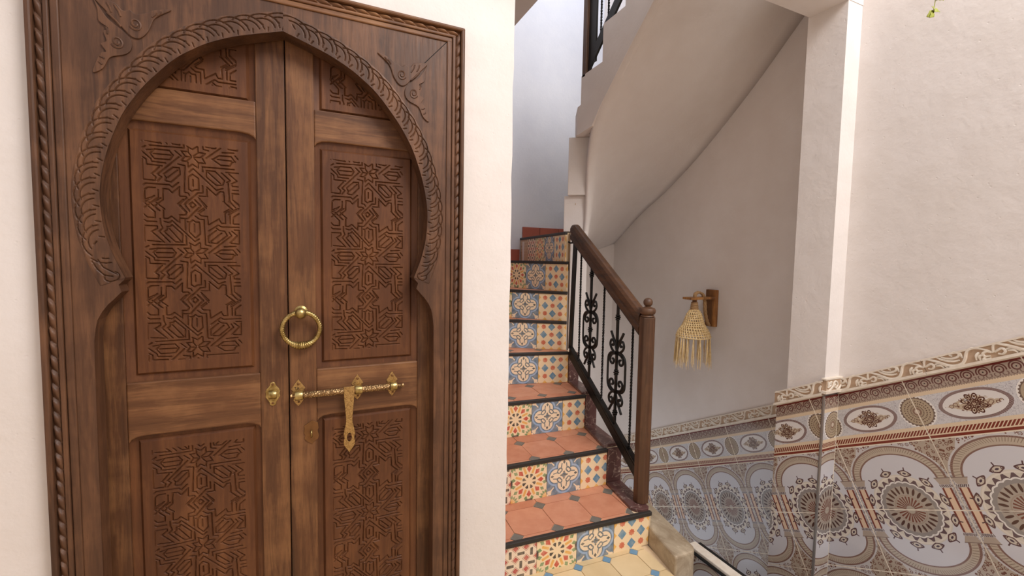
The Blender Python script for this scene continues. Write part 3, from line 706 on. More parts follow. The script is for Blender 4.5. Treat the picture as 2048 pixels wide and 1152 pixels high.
rm = MB().box(2.164, 2.30, 1.214, 1.236, zl0, zl0+0.012); rm.box(2.168, 2.30, 1.219, 1.2405, zl1-0.007, zl1); rm.build('rim', M_listello, tl)
cr = MB(); zm = (zl0+zl1)/2
for pts in ([(2.18, -.02), (2.20, -.022), (2.225, -.006), (2.235, .014), (2.252, .016), (2.262, .0)], [(2.262, .0), (2.25, -.014), (2.235, -.006), (2.242, .006)], [(2.186, .02), (2.192, -.004), (2.21, .004), (2.202, .018)], [(2.25, -.022), (2.272, -.02), (2.29, .0), (2.285, .018)], [(2.215, .018), (2.20, .012), (2.188, -.008)]):
    cr.tube([(v.x, 1.221, zm+v.z) for v in catmull([(a, 0, b) for a, b in pts], 4)], 0.0045, 5)
cr.build('scroll_relief', M_listello, tl, smooth=70)
dd3 = thing('dado_rear', 'shaded printed medallion tile dado beneath the straw lamp', 'dado', (2.55, 2.3, -0.2), kind='structure')
rows3 = nrow(2.55, [-0.025, -0.264, -0.528, -0.788, -1.05])
dado(dd3, 2.55, [(1.40, -1.6), (3.305, -1.6), (3.305, 2.5), (1.40, 2.5)], seq(2.66-0.34*5, 0.34, 12), rows3)
listello(dd3, 2.55, seq(2.66-0.40*5, 0.40, 11), -0.022, 0.046, 1.46, 3.305)

# ------------------------------------------------------------------ door frame with its horseshoe arch
FY, LY, RY = 1.475, 1.540, 1.534
prof = [(0, 2.024), (.040, 2.011), (.079, 1.998), (.118, 1.984), (.153, 1.968), (.188, 1.949), (.218, 1.928), (.246, 1.906), (.272, 1.880), (.297, 1.850), (.322, 1.818), (.343, 1.786), (.372, 1.733), (.396, 1.667), (.411, 1.610), (.4205, 1.550), (.4215, 1.500), (.416, 1.440), (.403, 1.385), (.389, 1.345), (.3775, 1.316)]
low_prof = [(.3775, 1.316), (.381, 1.309), (.392, 1.297), (.386, 1.279), (.402, 1.260), (.414, 1.247), (.427, 1.228), (.437, 1.207), (.4415, 1.185), (.4455, 1.150), (.447, 0.9), (.4475, 0.0)]
frame = thing('door_frame', 'carved brown wooden door frame with a pointed horseshoe arch', 'door frame', (CX, FY, 0))
# dense arch line
dense = []
q = catmull([(a, 0, b) for a, b in prof], 12)
acc = [0.0]
for a, b in zip(q[:-1], q[1:]): acc.append(acc[-1]+(b-a).length)
TOT = acc[-1]; NA = 620
half = []
for i in range(NA+1):
    s = TOT*i/NA; j = min(np.searchsorted(acc, s, side='right')-1, len(q)-2); f = (s-acc[j])/(acc[j+1]-acc[j]+1e-12); p = q[j].lerp(q[j+1], f); half.append((p.x, p.z))
half = np.array(half); tg = np.gradient(half, axis=0)
ker = np.ones(31)/31
tg = np.stack([np.convolve(np.pad(tg[:, c], 15, mode='edge'), ker, 'valid') for c in (0, 1)], 1); tg /= np.linalg.norm(tg, axis=1)[:, None]
nrm = np.stack([-tg[:, 1], tg[:, 0]], 1)
nrm = nrm*np.where((nrm[:, :1]*half[:, :1]+nrm[:, 1:]*(half[:, 1:]-1.5)) < 0, -1, 1)
tap = np.clip(np.arange(NA+1)/40, 0, 1)[:, None]; nrm[:, 0] = nrm[:, 0]*tap[:, 0]; nrm /= np.linalg.norm(nrm, axis=1)[:, None]
BW, NB = 0.056, 46
S_ = TOT*np.arange(NA+1)/NA; W_ = BW*np.arange(NB+1)/NB
Sg, Wg = np.meshgrid(S_, W_, indexing='ij')
def seg_dist(X, Y, segs):
    D = np.full(X.shape, 1.0)
    for (x0, y0, x1, y1) in segs:
        pad = 0.006; m = (X > min(x0, x1)-pad) & (X < max(x0, x1)+pad) & (Y > min(y0, y1)-pad) & (Y < max(y0, y1)+pad)
        if not m.any(): continue
        dx, dy = x1-x0, y1-y0; L2 = dx*dx+dy*dy+1e-15
        t = np.clip(((X[m]-x0)*dx+(Y[m]-y0)*dy)/L2, 0, 1); d = np.hypot(X[m]-x0-t*dx, Y[m]-y0-t*dy); D[m] = np.minimum(D[m], d)
    return D
def poly_segs(pl): return [(a[0], a[1], b[0], b[1]) for a, b in zip(pl[:-1], pl[1:])]
sg = []
pit = 0.0385
for i in range(int(TOT/pit)):
    c = 0.02+i*pit
    if c > TOT-0.075: break
    arc = lambda r, a0, a1, cc=c, n=9, w0=0.008: [(cc+0.004-r*cos(radians(a0+(a1-a0)*k/n)), w0+r*sin(radians(a0+(a1-a0)*k/n))) for k in range(n+1)]
    sg += poly_segs(arc(0.043, 52, 176)); sg += poly_segs(arc(0.0315, 70, 172))
    sg += [(c+0.002, 0.030, c+0.008, 0.022), (c+0.016, 0.004, c+0.019, 0.014)]
e0 = TOT-0.06
sg += poly_segs([(e0, 0.046), (e0+0.02, 0.044), (e0+0.04, 0.036), (TOT-0.012, 0.022)])+poly_segs([(e0, 0.034), (e0+0.02, 0.031), (TOT-0.014, 0.012)])
sg += poly_segs([(TOT-0.012+0.012*cos(a), 0.024+0.016*sin(a)) for a in np.linspace(-2.4, 2.4, 12)])
sg_rev = [(TOT-0.075-a, b, TOT-0.075-c_, d) if max(a, c_) < e0 else (a, b, c_, d) for a, b, c_, d in sg]
DEP = {sd: 0.0040*np.clip(1.1-seg_dist(Sg, Wg, q_)/0.0019, 0, 1) for sd, q_ in ((1, sg), (-1, sg_rev))}
board_pts = {}
for side in (-1, 1):
    Xb = CX+side*(half[:, None, 0]+nrm[:, None, 0]*W_[None, :]); Zb = half[:, None, 1]+nrm[:, None, 1]*W_[None, :]
    Xb = np.where(side*(Xb-CX) < 0, CX, Xb)
    Yb = FY+DEP[side]-0.0015*np.minimum(1, (BW-Wg)/0.004)
    mb = MB(); mb.grid(np.stack([Xb, Yb, Zb], -1).tolist())
    if side > 0: mb.f = [f[::-1] for f in mb.f]
    mb.build('arch_braid', M_wood_f, frame, smooth=50)
    board_pts[side] = (Xb[:, -1], Zb[:, -1], Xb[:, 0], Zb[:, 0])
# flat board around the arch
def board():
    bm = bmesh.new(); loop = []
    outer_ = [(CX-.4475, 0.0), (CX-.484, 0.0), (CX-.484, 2.098), (CX+.484, 2.098), (CX+.484, 0.0), (CX+.4475, 0.0)]
    lowR = [(CX+a, b) for a, b in low_prof[::-1][1:]]; lowL = [(CX-a, b) for a, b in low_prof[:-1]]
    bR = list(zip(board_pts[1][0], board_pts[1][1])); bL = list(zip(board_pts[-1][0], board_pts[-1][1]))
    loop = outer_+lowR+bR[::-1][::3]+bL[3::3]+[bL[-1]]+lowL
    cl = []
    for p in loop:
        if not cl or hypot(p[0]-cl[-1][0], p[1]-cl[-1][1]) > 1e-5: cl.append(p)
    vs = [bm.verts.new((x-CX, 0, z)) for x, z in cl]
    es = [bm.edges.new((vs[i], vs[(i+1) % len(vs)])) for i in range(len(vs))]
    bmesh.ops.triangle_fill(bm, use_beauty=True, use_dissolve=False, edges=es)
    # thickness along the inner edge and the back
    innerc = [(CX+a, b) for a, b in low_prof[::-1]]+list(zip(board_pts[1][2], board_pts[1][3]))[::-1][1::4]+[(CX, 2.024)]+list(zip(board_pts[-1][2], board_pts[-1][3]))[1::4]+[(CX-a, b) for a, b in low_prof]
    A = [bm.verts.new((x-CX, 0.0, z)) for x, z in innerc]; B = [bm.verts.new((x-CX, 0.057, z)) for x, z in innerc]
    for i in range(len(A)-1): bm.faces.new((A[i], A[i+1], B[i+1], B[i]))
    bmesh.ops.recalc_face_normals(bm, faces=bm.faces)
    me = bpy.data.meshes.new('arch_board'); bm.to_mesh(me); bm.free(); me.materials.append(M_wood_f)
    o = bpy.data.objects.new('arch_board', me); COL.objects.link(o); o.parent = frame
board()
# mouldings: bead, rope, two fillets on each side and above
def side_strip(x0, x1, y0, nm, mt=M_wood_f, bev=0.003):
    for s_ in (-1, 1):
        a, b = sorted((CX+s_*x0, CX+s_*x1)); top = 2.151-(0.545-max(x0, x1))*0.87
        MB().prism([(a, 0), (b, 0), (b, top-(0 if s_*1 > 0 else (x1-x0)*0)), (a, top)], lambda x, z, d: (x, d, z), y0, DW+0.03).build(nm, mt, frame, bevel=bev)
    zt_ = 2.151-(0.545-x1)*0.87; zb_ = 2.151-(0.545-x0)*0.87
    MB().prism([(CX-x1, zb_), (CX+x1, zb_), (CX+x1, zt_), (CX-x1, zt_)], lambda x, z, d: (x, d, z), y0-0.0004, DW+0.03).build(nm, M_wood_h, frame, bevel=bev)
side_strip(0.531, 0.545, 1.462, 'outer_bead', bev=0.005)
side_strip(0.5025, 0.5135, 1.468, 'moulding')
side_strip(0.4845, 0.5015, 1.471, 'moulding')
side_strip(0.513, 0.5312, 1.477, 'rope_ground', bev=0.0)
def rope_strip(p0, p1, wdir, wid, pit=0.036):
    p0, p1 = Vector(p0), Vector(p1); L = (p1-p0).length; d = (p1-p0)/L; w = Vector(wdir)
    nu, nv = int(L/0.0026), 8; P = []
    for i in range(nu+1):
        row = []
        for j in range(nv+1):
            a, b = L*i/nu, (j/nv-0.5)
            ph = (a/pit+b*0.55) % 1.0; tri = min(ph/0.75, (1-ph)/0.25)
            hgt = 0.011*sqrt(max(0, 1-(2*b)**2))*(0.25+0.75*sin(pi*min(1, tri)*0.5))
            q_ = p0+d*a+w*(b*wid); row.append((q_.x, 1.478-hgt, q_.z))
        P.append(row)
    return MB().grid(P)
xr = 0.5222
rope_strip((CX-xr, 0, 0.0), (CX-xr, 0, 2.131), (1, 0, 0), 0.0178).build('rope_moulding', M_wood_f, frame, smooth=35)
rope_strip((CX+xr, 0, 2.131), (CX+xr, 0, 0.0), (1, 0, 0), 0.0178).build('rope_moulding', M_wood_f, frame, smooth=35)
rope_strip((CX-xr, 0, 2.131), (CX+xr, 0, 2.131), (0, 0, 1), 0.0155).build('rope_moulding', M_wood_h, frame, smooth=35)
# carved palmettes in the corners, traced on the right one and mirrored
def orn(side):
    z5 = lambda a, b: ((700+a/4.8), (40+b/4.8))
    def onb(px, py):        # picture point of the right palmette to the board plane, fixed numbers
        ax = 0.1495+(px-755)*0.001775+(py-95)*0.00016; return ax, 0
    up = [(255, 270), (370, 370), (420, 480), (480, 550), (540, 555), (610, 500), (700, 430), (775, 360), (640, 355), (590, 390), (540, 372), (500, 385), (430, 352), (370, 310)]
    dn = [(545, 575), (538, 640), (580, 695), (680, 748), (730, 840), (795, 885), (765, 790), (738, 735), (705, 715), (735, 672), (700, 640), (717, 580), (685, 548), (745, 515), (750, 440), (772, 375), (690, 480), (600, 530)]
    def m(p):
        # unit square of the zoomed trace -> metres right of the centre line / height, perspective removed
        a, b = p; x = 0.2605+(a-255)*0.0003046; z = 2.0185-(b-270)*0.000352+(a-255)*0.0000515
        return CX+side*x, z
    for pl in (up, dn):
        pts = [(v.x, v.z) for v in catmull([(m(p)[0], 0, m(p)[1]) for p in pl], 4, True)]
        ar = sum(pts[i][0]*pts[(i+1) % len(pts)][1]-pts[(i+1) % len(pts)][0]*pts[i][1] for i in range(len(pts)))
        if ar < 0: pts = pts[::-1]
        MB().prism(pts, lambda x, z, d: (x, FY-d, z), -0.001, 0.0042).build('corner_palmette', M_wood_f, frame, bevel=0.0022)
    rl = MB()
    for (ca, cb) in ((505, 458), (630, 625)):
        sp_ = []
        for k in range(22):
            t = k/21; r = 45*(1-0.75*t); a = 0.6+t*9.0; x, z = m((ca+r*cos(a), cb+r*sin(a))); sp_.append((x, FY-0.0042, z))
        rl.tube(sp_, 0.0026, 5)
    for a0, b0, a1, b1 in ((640, 372, 600, 440), (690, 372, 660, 430), (330, 310, 350, 345), (360, 330, 390, 370), (700, 545, 690, 590), (745, 760, 715, 770), (755, 800, 735, 815), (600, 510, 690, 440)):
        x0, z0 = m((a0, b0)); x1, z1 = m((a1, b1)); rl.tube([(x0, FY-0.0044, z0), ((x0+x1)/2+0.002, FY-0.0046, (z0+z1)/2), (x1, FY-0.0042, z1)], 0.0022, 5)
    rl.build('palmette_scroll', M_wood_f, frame, smooth=60)
orn(1); orn(-1)
# mitre lines of the board corners
for s_ in (-1, 1):
    MB().tube([(CX+s_*0.484, FY-0.0002, 2.098), (CX+s_*0.40, FY-0.0002, 2.005)], 0.0011, 4).build('mitre_joint', M_dark, frame)

# ------------------------------------------------------------------ the two leaves
A_ = [[(1000,1040),(1090,960),(1195,970),(1120,1055),(1000,1065)], [(960,1040),(900,965),(785,965),(860,1060),(960,1065)], [(890,860),(985,915),(1065,850)],
 [(905,970),(905,880)], [(1075,960),(1075,860)], [(440,390),(520,390),(585,345),(720,465),(728,320)], [(450,450),(540,475),(590,430),(990,830),(1055,775)],
 [(500,545),(550,548),(585,510),(770,690),(765,850),(640,845),(450,655),(500,610),(500,545)], [(540,590),(735,830)], [(325,545),(330,590),(230,655),(440,855)],
 [(385,400),(388,500),(420,580),(360,650),(540,850)], [(95,85),(300,275),(295,385),(160,380),(95,310),(95,85)], [(200,95),(380,245)], [(330,100),(465,210)], [(445,230),(440,390)],
 [(140,40),(260,-10)], [(300,75),(400,0)], [(85,415),(150,460),(320,460)], [(95,545),(325,545)], [(105,560),(105,850)], [(160,830),(410,850)], [(240,910),(820,900)],
 [(110,970),(170,930)], [(185,1000),(290,985)], [(320,975),(575,975),(640,1060)], [(320,975),(250,1060)], [(680,975),(780,1060)], [(300,1062),(600,1062)],
 [(900,95),(960,45),(1015,100),(960,160),(900,95)], [(800,0),(700,100)], [(900,0),(820,100),(905,215)], [(740,120),(855,250),(830,305),(725,310)],
 [(1000,0),(1095,130),(1060,155),(870,380),(740,375)], [(1085,0),(1185,155)], [(1160,180),(1055,265),(1100,310),(1205,315),(1215,490),(1405,355)],
 [(1000,320),(1070,380),(1145,380),(1160,890),(1250,910)], [(860,440),(910,445),(960,400),(1010,440),(1065,435)], [(895,460),(890,640),(1000,760),(1080,670),(1070,450)],
 [(820,400),(822,600)], [(830,720),(835,900)], [(985,480),(985,640)], [(1350,590),(1210,720),(1210,840),(1355,855),(1535,690),(1490,600),(1400,590),(1350,545)], [(1250,820),(1440,640)],
 [(1220,610),(1385,480),(1440,515),(1740,510)], [(1405,375),(1440,440),(1510,440),(1505,230),(1640,150),(1480,0)], [(1570,265),(1740,140)], [(1575,0),(1690,110)], [(1680,0),(1770,95)],
 [(1755,225),(1650,310),(1640,445),(1740,445)], [(1590,280),(1590,440)], [(1660,570),(1755,575)], [(1620,600),(1710,685),(1580,840),(1740,855)], [(1745,600),(1745,840)], [(1570,620),(1610,690),(1210,1060)],
 [(1480,920),(1680,905)], [(1700,960),(1755,1030)], [(1310,1075),(1430,985),(1630,980),(1700,1085)], [(1400,1062),(1640,1070)]]
B_ = [[(320,180),(590,175),(650,80)], [(250,90),(320,180)], [(1310,90),(1450,195),(1610,195),(1640,130),(1700,100)], [(110,60),(260,185),(270,235),(515,245)], [(110,160),(180,200),(185,295),(450,305)],
 [(750,105),(365,470),(435,515),(365,600)], [(400,330),(270,470),(335,520),(320,590),(115,580)], [(115,200),(115,580)], [(750,315),(640,315),(470,460),(515,520),(490,580),(600,600),(760,440),(750,315)], [(540,520),(720,360)],
 [(960,100),(880,180),(790,175),(850,90)], [(1010,105),(1080,185),(1195,190),(1150,100)], [(905,290),(985,225),(1075,290),(1085,200)], [(905,290),(905,190)], [(730,245),(850,265),(825,780),(890,790),(915,830)],
 [(920,385),(995,310),(1370,700),(1480,655)], [(905,480),(980,420),(1075,490),(1078,715),(1010,720),(965,755),(920,720),(905,720),(905,480)], [(985,520),(985,650)], [(1150,350),(1145,260),(1680,260)], [(1540,330),(1755,330)],
 [(1210,325),(1350,325),(1510,495),(1480,590),(1370,600),(1210,455),(1210,325)], [(1240,360),(1440,560)], [(1465,350),(1610,490),(1550,530)], [(1580,350),(1725,490),(1630,550),(1640,600),(1740,600)],
 [(1210,650),(1365,805),(1430,720),(1490,725),(1500,930),(1610,1050),(1490,1130)], [(1570,540),(1590,900),(1670,1005)], [(1650,675),(1740,675)], [(1640,745),(1755,745)], [(1640,745),(1640,870),(1755,965)], [(1755,1030),(1570,1140)],
 [(95,700),(160,655),(565,655),(615,700),(725,600)], [(470,735),(550,740),(610,805),(745,680)], [(130,1010),(140,770),(190,730),(320,725)], [(120,1020),(300,880)], [(120,1115),(365,910),(370,760)], [(455,735),(445,950),(285,1090),(360,1150)],
 [(745,860),(850,860),(870,885),(715,1030),(820,1150)], [(1140,770),(1060,775),(820,1025),(910,1150)], [(1085,835),(1215,835)], [(1070,870),(1200,1030),(1060,1150)], [(1010,915),(1110,1030),(1000,1150)],
 [(910,1025),(970,965),(1020,1025),(960,1085),(910,1025)], [(1140,630),(1145,760)], [(740,690),(735,850)], [(1210,690),(1210,830)]]
HW, HP = 0.1145, 0.1365
def unit():
    S = []
    for pl in A_: S.append([((x-975)/(875 if x < 975 else 790)*HW, -(y-1060)/950*HP) for x, y in pl])
    for pl in B_: S.append([((x-980)/(875 if x < 980 else 785)*HW, -(y-85)/940*HP) for x, y in pl])
    return [s for pl in S for s in poly_segs(pl)]
UNIT = unit()
def carved_panel(xc, hw, z0, z1, zstar, fx0, fx1, fz0, fz1, ox0, ox1, oz0, oz1, ytop, yrec, step=0.00135, cut=None):
    """field of grooves hw wide around xc, raised border fx/fz, sunk margin ox/oz; all x are right of the centre line"""
    nx, nz_ = int(2*hw/step), int((z1-z0)/step)
    xs = np.linspace(xc-hw, xc+hw, nx+1); zs = np.linspace(z0, z1, nz_+1)
    Xg, Zg = np.meshgrid(xs, zs, indexing='ij')
    segs = []
    for k in range(-4, 5):
        c = zstar+k*2*HP
        if c+HP < z0-.01 or c-HP > z1+.01: continue
        segs += [(xc+a, c+b, xc+e, c+f) for a, b, e, f in UNIT]
    segs = [s for s in segs if max(s[1], s[3]) > z0+0.001 and min(s[1], s[3]) < z1-0.001]
    D = seg_dist(Xg, Zg, segs); dep = 0.0046*np.clip(1.15-D/0.0019, 0, 1)
    edge_ = np.minimum(np.minimum(Xg-xc+hw, xc+hw-Xg), np.minimum(Zg-z0, z1-Zg)); dep *= np.clip(edge_/0.003, 0, 1)
    Yg = ytop+dep
    return np.stack([Xg, Yg, Zg], -1), (xc-hw, xc+hw, z0, z1)
def ring(mb, r0, y0, r1, y1):
    (a0, a1, b0, b1), (c0, c1, d0, d1) = r0, r1
    v = [(a0, y0, b0), (a1, y0, b0), (a1, y0, b1), (a0, y0, b1), (c0, y1, d0), (c1, y1, d0), (c1, y1, d1), (c0, y1, d1)]
    mb.add(v, [(0, 1, 5, 4), (1, 2, 6, 5), (2, 3, 7, 6), (3, 0, 4, 7)])
def panel_mesh(P, rect, fr_, op, ytop, yrec):
    mb = MB(); mb.grid(P.tolist())
    ring(mb, rect, ytop, fr_, ytop)
    f2 = (fr_[0]-.004, fr_[1]+.004, fr_[2]-.004, fr_[3]+.004)
    ring(mb, fr_, ytop, f2, yrec-0.002); f3 = (f2[0]-.003, f2[1]+.003, f2[2]-.003, f2[3]+.003); ring(mb, f2, yrec-.002, f3, yrec+0.002); ring(mb, f3, yrec+0.002, op, yrec-0.003)
    return mb
XO0, XO1 = 0.079, 0.404
# panels: (field z0 z1, star height, raised rectangle z, opening z)
PAN = [('carved_panel', 1.0745, 1.690, 1.383, (1.045, 1.713), (1.020, 1.741), 0.1145),
       ('carved_panel', 0.185, 0.820, 0.778, (0.155, 0.846), (0.125, 0.866), 0.1145),
       ('carved_panel', 1.862, 1.985, 1.797, (1.842, 2.005), (1.835, 2.03), 0.1145)]
cache = []
for nm, z0, z1, zs, fz, oz, hw in PAN:
    P, rect = carved_panel(0.238, hw, z0, z1, zs, 0, 0, 0, 0, 0, 0, 0, 0, 0.004, 0.011)
    cache.append((P, rect))
def leaf(side, label):
    y = LY if side < 0 else RY
    t = thing('door_leaf', label, 'door', (CX+side*0.23, y, 0), 'carved leaves of the double door')
    X = lambda x: CX+side*x
    def slab(nm, x0, x1, poly=None, z0=0, z1=0, mt=M_wood_v, y0=0.0, y1=0.035, bev=0.002):
        if poly is None: poly = [(x0, z0), (x1, z0), (x1, z1), (x0, z1)]
        p = [(X(a), b) for a, b in poly]
        if side < 0: p = p[::-1]
        return MB().prism(p, lambda a, b, d: (a, y+d, b), y1, y0).build(nm, mt, t, bevel=bev)
    slab('stile', 0.0012, XO0, z0=0.003, z1=2.06, bev=0.003)
    slab('stile', XO1, 0.475, z0=0.003, z1=2.06)
    def rail(z0, z1, top=True, bot=True):
        r = 0.026; a = [(XO0+.0005, z0)]; 
        lo = [(XO0, z0-0.020), (XO0+0.008, z0-0.009), (XO0+0.02, z0-0.003), (XO0+0.04, z0), (XO1-0.04, z0), (XO1-0.02, z0-0.003), (XO1-0.008, z0-0.009), (XO1, z0-0.020)] if bot else [(XO0, z0), (XO1, z0)]
        hi = [(XO1, z1), (XO0, z1)]
        slab('rail', 0, 0, poly=lo+hi, mt=M_wood_h, y0=-0.001, bev=0.004)
    rail(1.741, 1.835); rail(0.866, 1.020); rail(0.003, 0.125, bot=False); rail(2.03, 2.07, bot=False)
    for (P, rect), (nm, z0, z1, zs, fz, oz, hw) in zip(cache, PAN):
        Q = P.copy(); Q[..., 0] = CX+(Q[..., 0]-0.238)+side*0.2395 ; Q[..., 1] += y
        xc = CX+side*0.2395
        rc = (xc-hw, xc+hw, z0, z1); fr_ = (xc-0.1375, xc+0.1375, fz[0], fz[1]); op = (xc-0.1645, xc+0.1645, oz[0]-0.002, oz[1]+0.002)
        pm = panel_mesh(Q, rc, fr_, op, y+0.004, y+0.011); pm.f = [f[::-1] for f in pm.f]
        o = pm.build(nm, M_wood_p, t, smooth=28)
    # unseen board added so that no light leaks through the leaf
    slab('light_stop_board', 0.0012, 0.475, z0=0.003, z1=2.07, y0=0.030 if side < 0 else 0.041, y1=0.041 if side < 0 else 0.05, bev=0)
    return t
leafL = leaf(-1, 'left carved door leaf with the small brass keeper')
leafR = leaf(1, 'right carved door leaf with brass ring knocker and sliding bolt')
# the twin of a leaf's carved panel shares shape only; both leaves are modelled apart because their grain differs

# ---- brass fittings
def plate_pts(w, h, kind):
    if kind == 'kite':    # bolt bracket: pointed top and bottom, notched shoulders
        return [(0, 1), (.55, .62), (1, .30), (.78, .16), (.85, -.05), (.62, -.35), (.72, -.55), (.40, -.80), (0, -1), (-.40, -.80), (-.72, -.55), (-.62, -.35), (-.85, -.05), (-.78, .16), (-1, .30), (-.55, .62)]
    if kind == 'keeper':
        return [(0, 1), (.30, .93), (.42, .70), (.62, .55), (.80, .45), (1, .22), (.90, .05), (1, -.2), (.82, -.36), (.66, -.5), (.46, -.66), (.40, -.9), (0, -1), (-.40, -.9), (-.46, -.66), (-.66, -.5), (-.82, -.36), (-1, -.2), (-.90, .05), (-1, .22), (-.80, .45), (-.62, .55), (-.42, .70), (-.30, .93)]
    return [(0.1, 1), (.85, .78), (.95, .3), (.80, .1), (1, -.35), (.85, -.62), (.3, -.8), (0.1, -1), (-.6, -.72), (-.95, -.45), (-.80, -.2), (-1, 0), (-.9, .35), (-.95, .6)]
def plate(parent, nm, x, z, y, w, h, kind, mt, th=0.003):
    p = [(x+a*w, z+b*h) for a, b in plate_pts(w, h, kind)][::-1]
    return MB().prism(p, lambda a, b, d: (a, d, b), y+0.001, y-th).build(nm, mt, parent, bevel=0.0008)
def screw(parent, x, z, y, r=0.0042):
    s_ = MB().lathe([(r, 0), (r, 0.0010), (r*0.75, 0.0018), (0.0001, 0.002)], (x, y, z), (0, -1, 0), 14).build('screw', M_brass_d, parent, smooth=40)
    MB().box(x-r*0.7, x+r*0.7, y-0.0024, y-0.0017, z-0.0006, z+0.0006).build('slot', M_dark, s_) if False else None
    return s_
# ring knocker
kn = bpy.data.objects.new('ring_knocker', None); COL.objects.link(kn); kn.parent = leafR; kn.location = Vector((-0.0225, RY, 1.205))-wloc(leafR); kn['label'] = 'twisted brass ring knocker with a round ball boss'
kx, kz = -0.0225, 1.205
MB().lathe([(0.020, 0), (0.020, 0.003), (0.013, 0.008), (0.011, 0.022), (0.016, 0.027)], (kx, RY, kz), (0, -1, 0), 24).build('rosette', M_brass, kn, smooth=40)
MB().lathe([(0.0002, -0.0165)]+[(0.0165*cos(a), 0.0165*sin(a)) for a in np.linspace(-1.5, 1.5, 15)]+[(0.0002, 0.0165)], (kx, RY-0.036, kz), (0, -1, 0), 24).build('ball', M_brass, kn, smooth=60)
rc_, rr0 = (kx+0.0005, kz-0.050), 0.053
N_ = 260; pts = []; 
for k in range(N_):
    a = 2*pi*k/N_; pts.append((rc_[0]+rr0*sin(a), RY-0.030+0.012*(1-cos(a))*0.5, rc_[1]+rr0*cos(a)))
def twisted_ring():
    vs = []; fs = []; n = 12
    for k in range(N_):
        a = 2*pi*k/N_; er = Vector((sin(a), 0, cos(a))); ey = Vector((0, 1, 0)); c = Vector(pts[k])
        low_ = max(0, -cos(a)-0.80)/0.20; base = 0.0072+0.0052*low_
        for j in range(n):
            b = 2*pi*j/n; lob = abs(sin(1.5*b+a*26)); r = base*(0.72+0.40*lob); vs.append(c+(er*cos(b)+ey*sin(b))*r)
    for k in range(N_):
        for j in range(n): fs.append((k*n+j, k*n+(j+1) % n, ((k+1) % N_)*n+(j+1) % n, ((k+1) % N_)*n+j))
    return MB().add(vs, fs)
twisted_ring().build('ring', M_brass, kn, smooth=70)
# sliding bolt
bo = bpy.data.objects.new('sliding_bolt', None); COL.objects.link(bo); bo.parent = leafR; bo.location = Vector((0.12, RY, 0.943))-wloc(leafR); bo['label'] = 'hammered brass sliding bolt with an engraved drop strap'
bz, by = 0.943, RY-0.016
prof_b = [(0.0002, 0), (0.0070, 0.001), (0.0075, 0.006), (0.0045, 0.010), (0.0075, 0.013), (0.0075, 0.016), (0.0055, 0.019)]
Lb = 0.352
bar = [(r, h) for r, h in prof_b]+[(0.0105, 0.024), (0.0109, 0.10), (0.0109, 0.25), (0.0105, 0.328)]+[(r, Lb-h) for r, h in prof_b[::-1]]
MB().lathe(bar, (-0.0565, by, bz), (1, 0, 0), 20).build('bolt_bar', M_brass_h, bo, smooth=50)
for i, (bx, ww, hh) in enumerate(((-0.033, 0.0205, 0.043), (0.145, 0.0190, 0.043), (0.258, 0.0190, 0.043))):
    pl = plate(bo, 'bracket', bx+(0 if i == 0 else -0.001), bz+0.006, RY, ww, hh, 'kite', M_brass_e)
    MB().lathe([(0.0138, -0.011), (0.0148, -0.009), (0.0148, 0.009), (0.0138, 0.011)], (bx+0.002, by, bz), (1, 0, 0), 22).build('loop', M_brass, bo, smooth=40)
    screw(bo, bx, bz+0.034, RY-0.003); screw(bo, bx+0.001, bz-0.024, RY-0.003, 0.0034)
# small stamped letters on the first bracket
let = MB()
for x0, z0, x1, z1 in ((-0.0440, 0.9665, -0.0380, 0.9665), (-0.0410, 0.9665, -0.0410, 0.9585), (-0.0365, 0.9585, -0.0335, 0.9665), (-0.0335, 0.9665, -0.0305, 0.9585), (-0.0353, 0.9615, -0.0317, 0.9615)):
    let.tube([(x0, RY-0.0032, z0), (x1, RY-0.0032, z1)], 0.0006, 4)
let.build('stamped_letters', M_dark, bo)
sx_ = 0.1165
strap = [(-.0165, .020), (.0165, .020), (.0155, -.02), (.0120, -.055), (.0098, -.085), (.0105, -.100), (.0150, -.120), (.0178, -.137), (.0150, -.150), (.0175, -.160), (.0170, -.172), (.0085, -.186), (0, -.199),
         (-.0085, -.186), (-.0170, -.172), (-.0175, -.160), (-.0150, -.150), (-.0178, -.137), (-.0150, -.120), (-.0105, -.100), (-.0098, -.085), (-.0120, -.055), (-.0155, -.02)]
def strap_mesh():
    bm = bmesh.new(); hole = [(0.0072*cos(a), -0.148+0.0145*sin(a)) for a in np.linspace(0, 2*pi, 20, endpoint=False)]
    es = []
    for lp in (strap, hole):
        vs = [bm.verts.new((a, 0, b)) for a, b in lp]; es += [bm.edges.new((vs[i], vs[(i+1) % len(vs)])) for i in range(len(vs))]
    bmesh.ops.triangle_fill(bm, use_beauty=True, use_dissolve=True, edges=es)
    g = bmesh.ops.extrude_face_region(bm, geom=bm.faces[:])
    for v in [e for e in g['geom'] if isinstance(e, bmesh.types.BMVert)]: v.co.y -= 0.004
    bmesh.ops.recalc_face_normals(bm, faces=bm.faces)
    for v in bm.verts: v.co += Vector((sx_, by-0.0085, bz-0.004))-wloc(bo)
    me = bpy.data.meshes.new('strap'); bm.to_mesh(me); bm.free(); me.materials.append(M_brass_e)
    o = bpy.data.objects.new('strap', me); COL.objects.link(o); o.parent = bo
    b_ = o.modifiers.new('bevel', 'BEVEL'); b_.width = 0.0009; b_.segments = 2
strap_mesh()
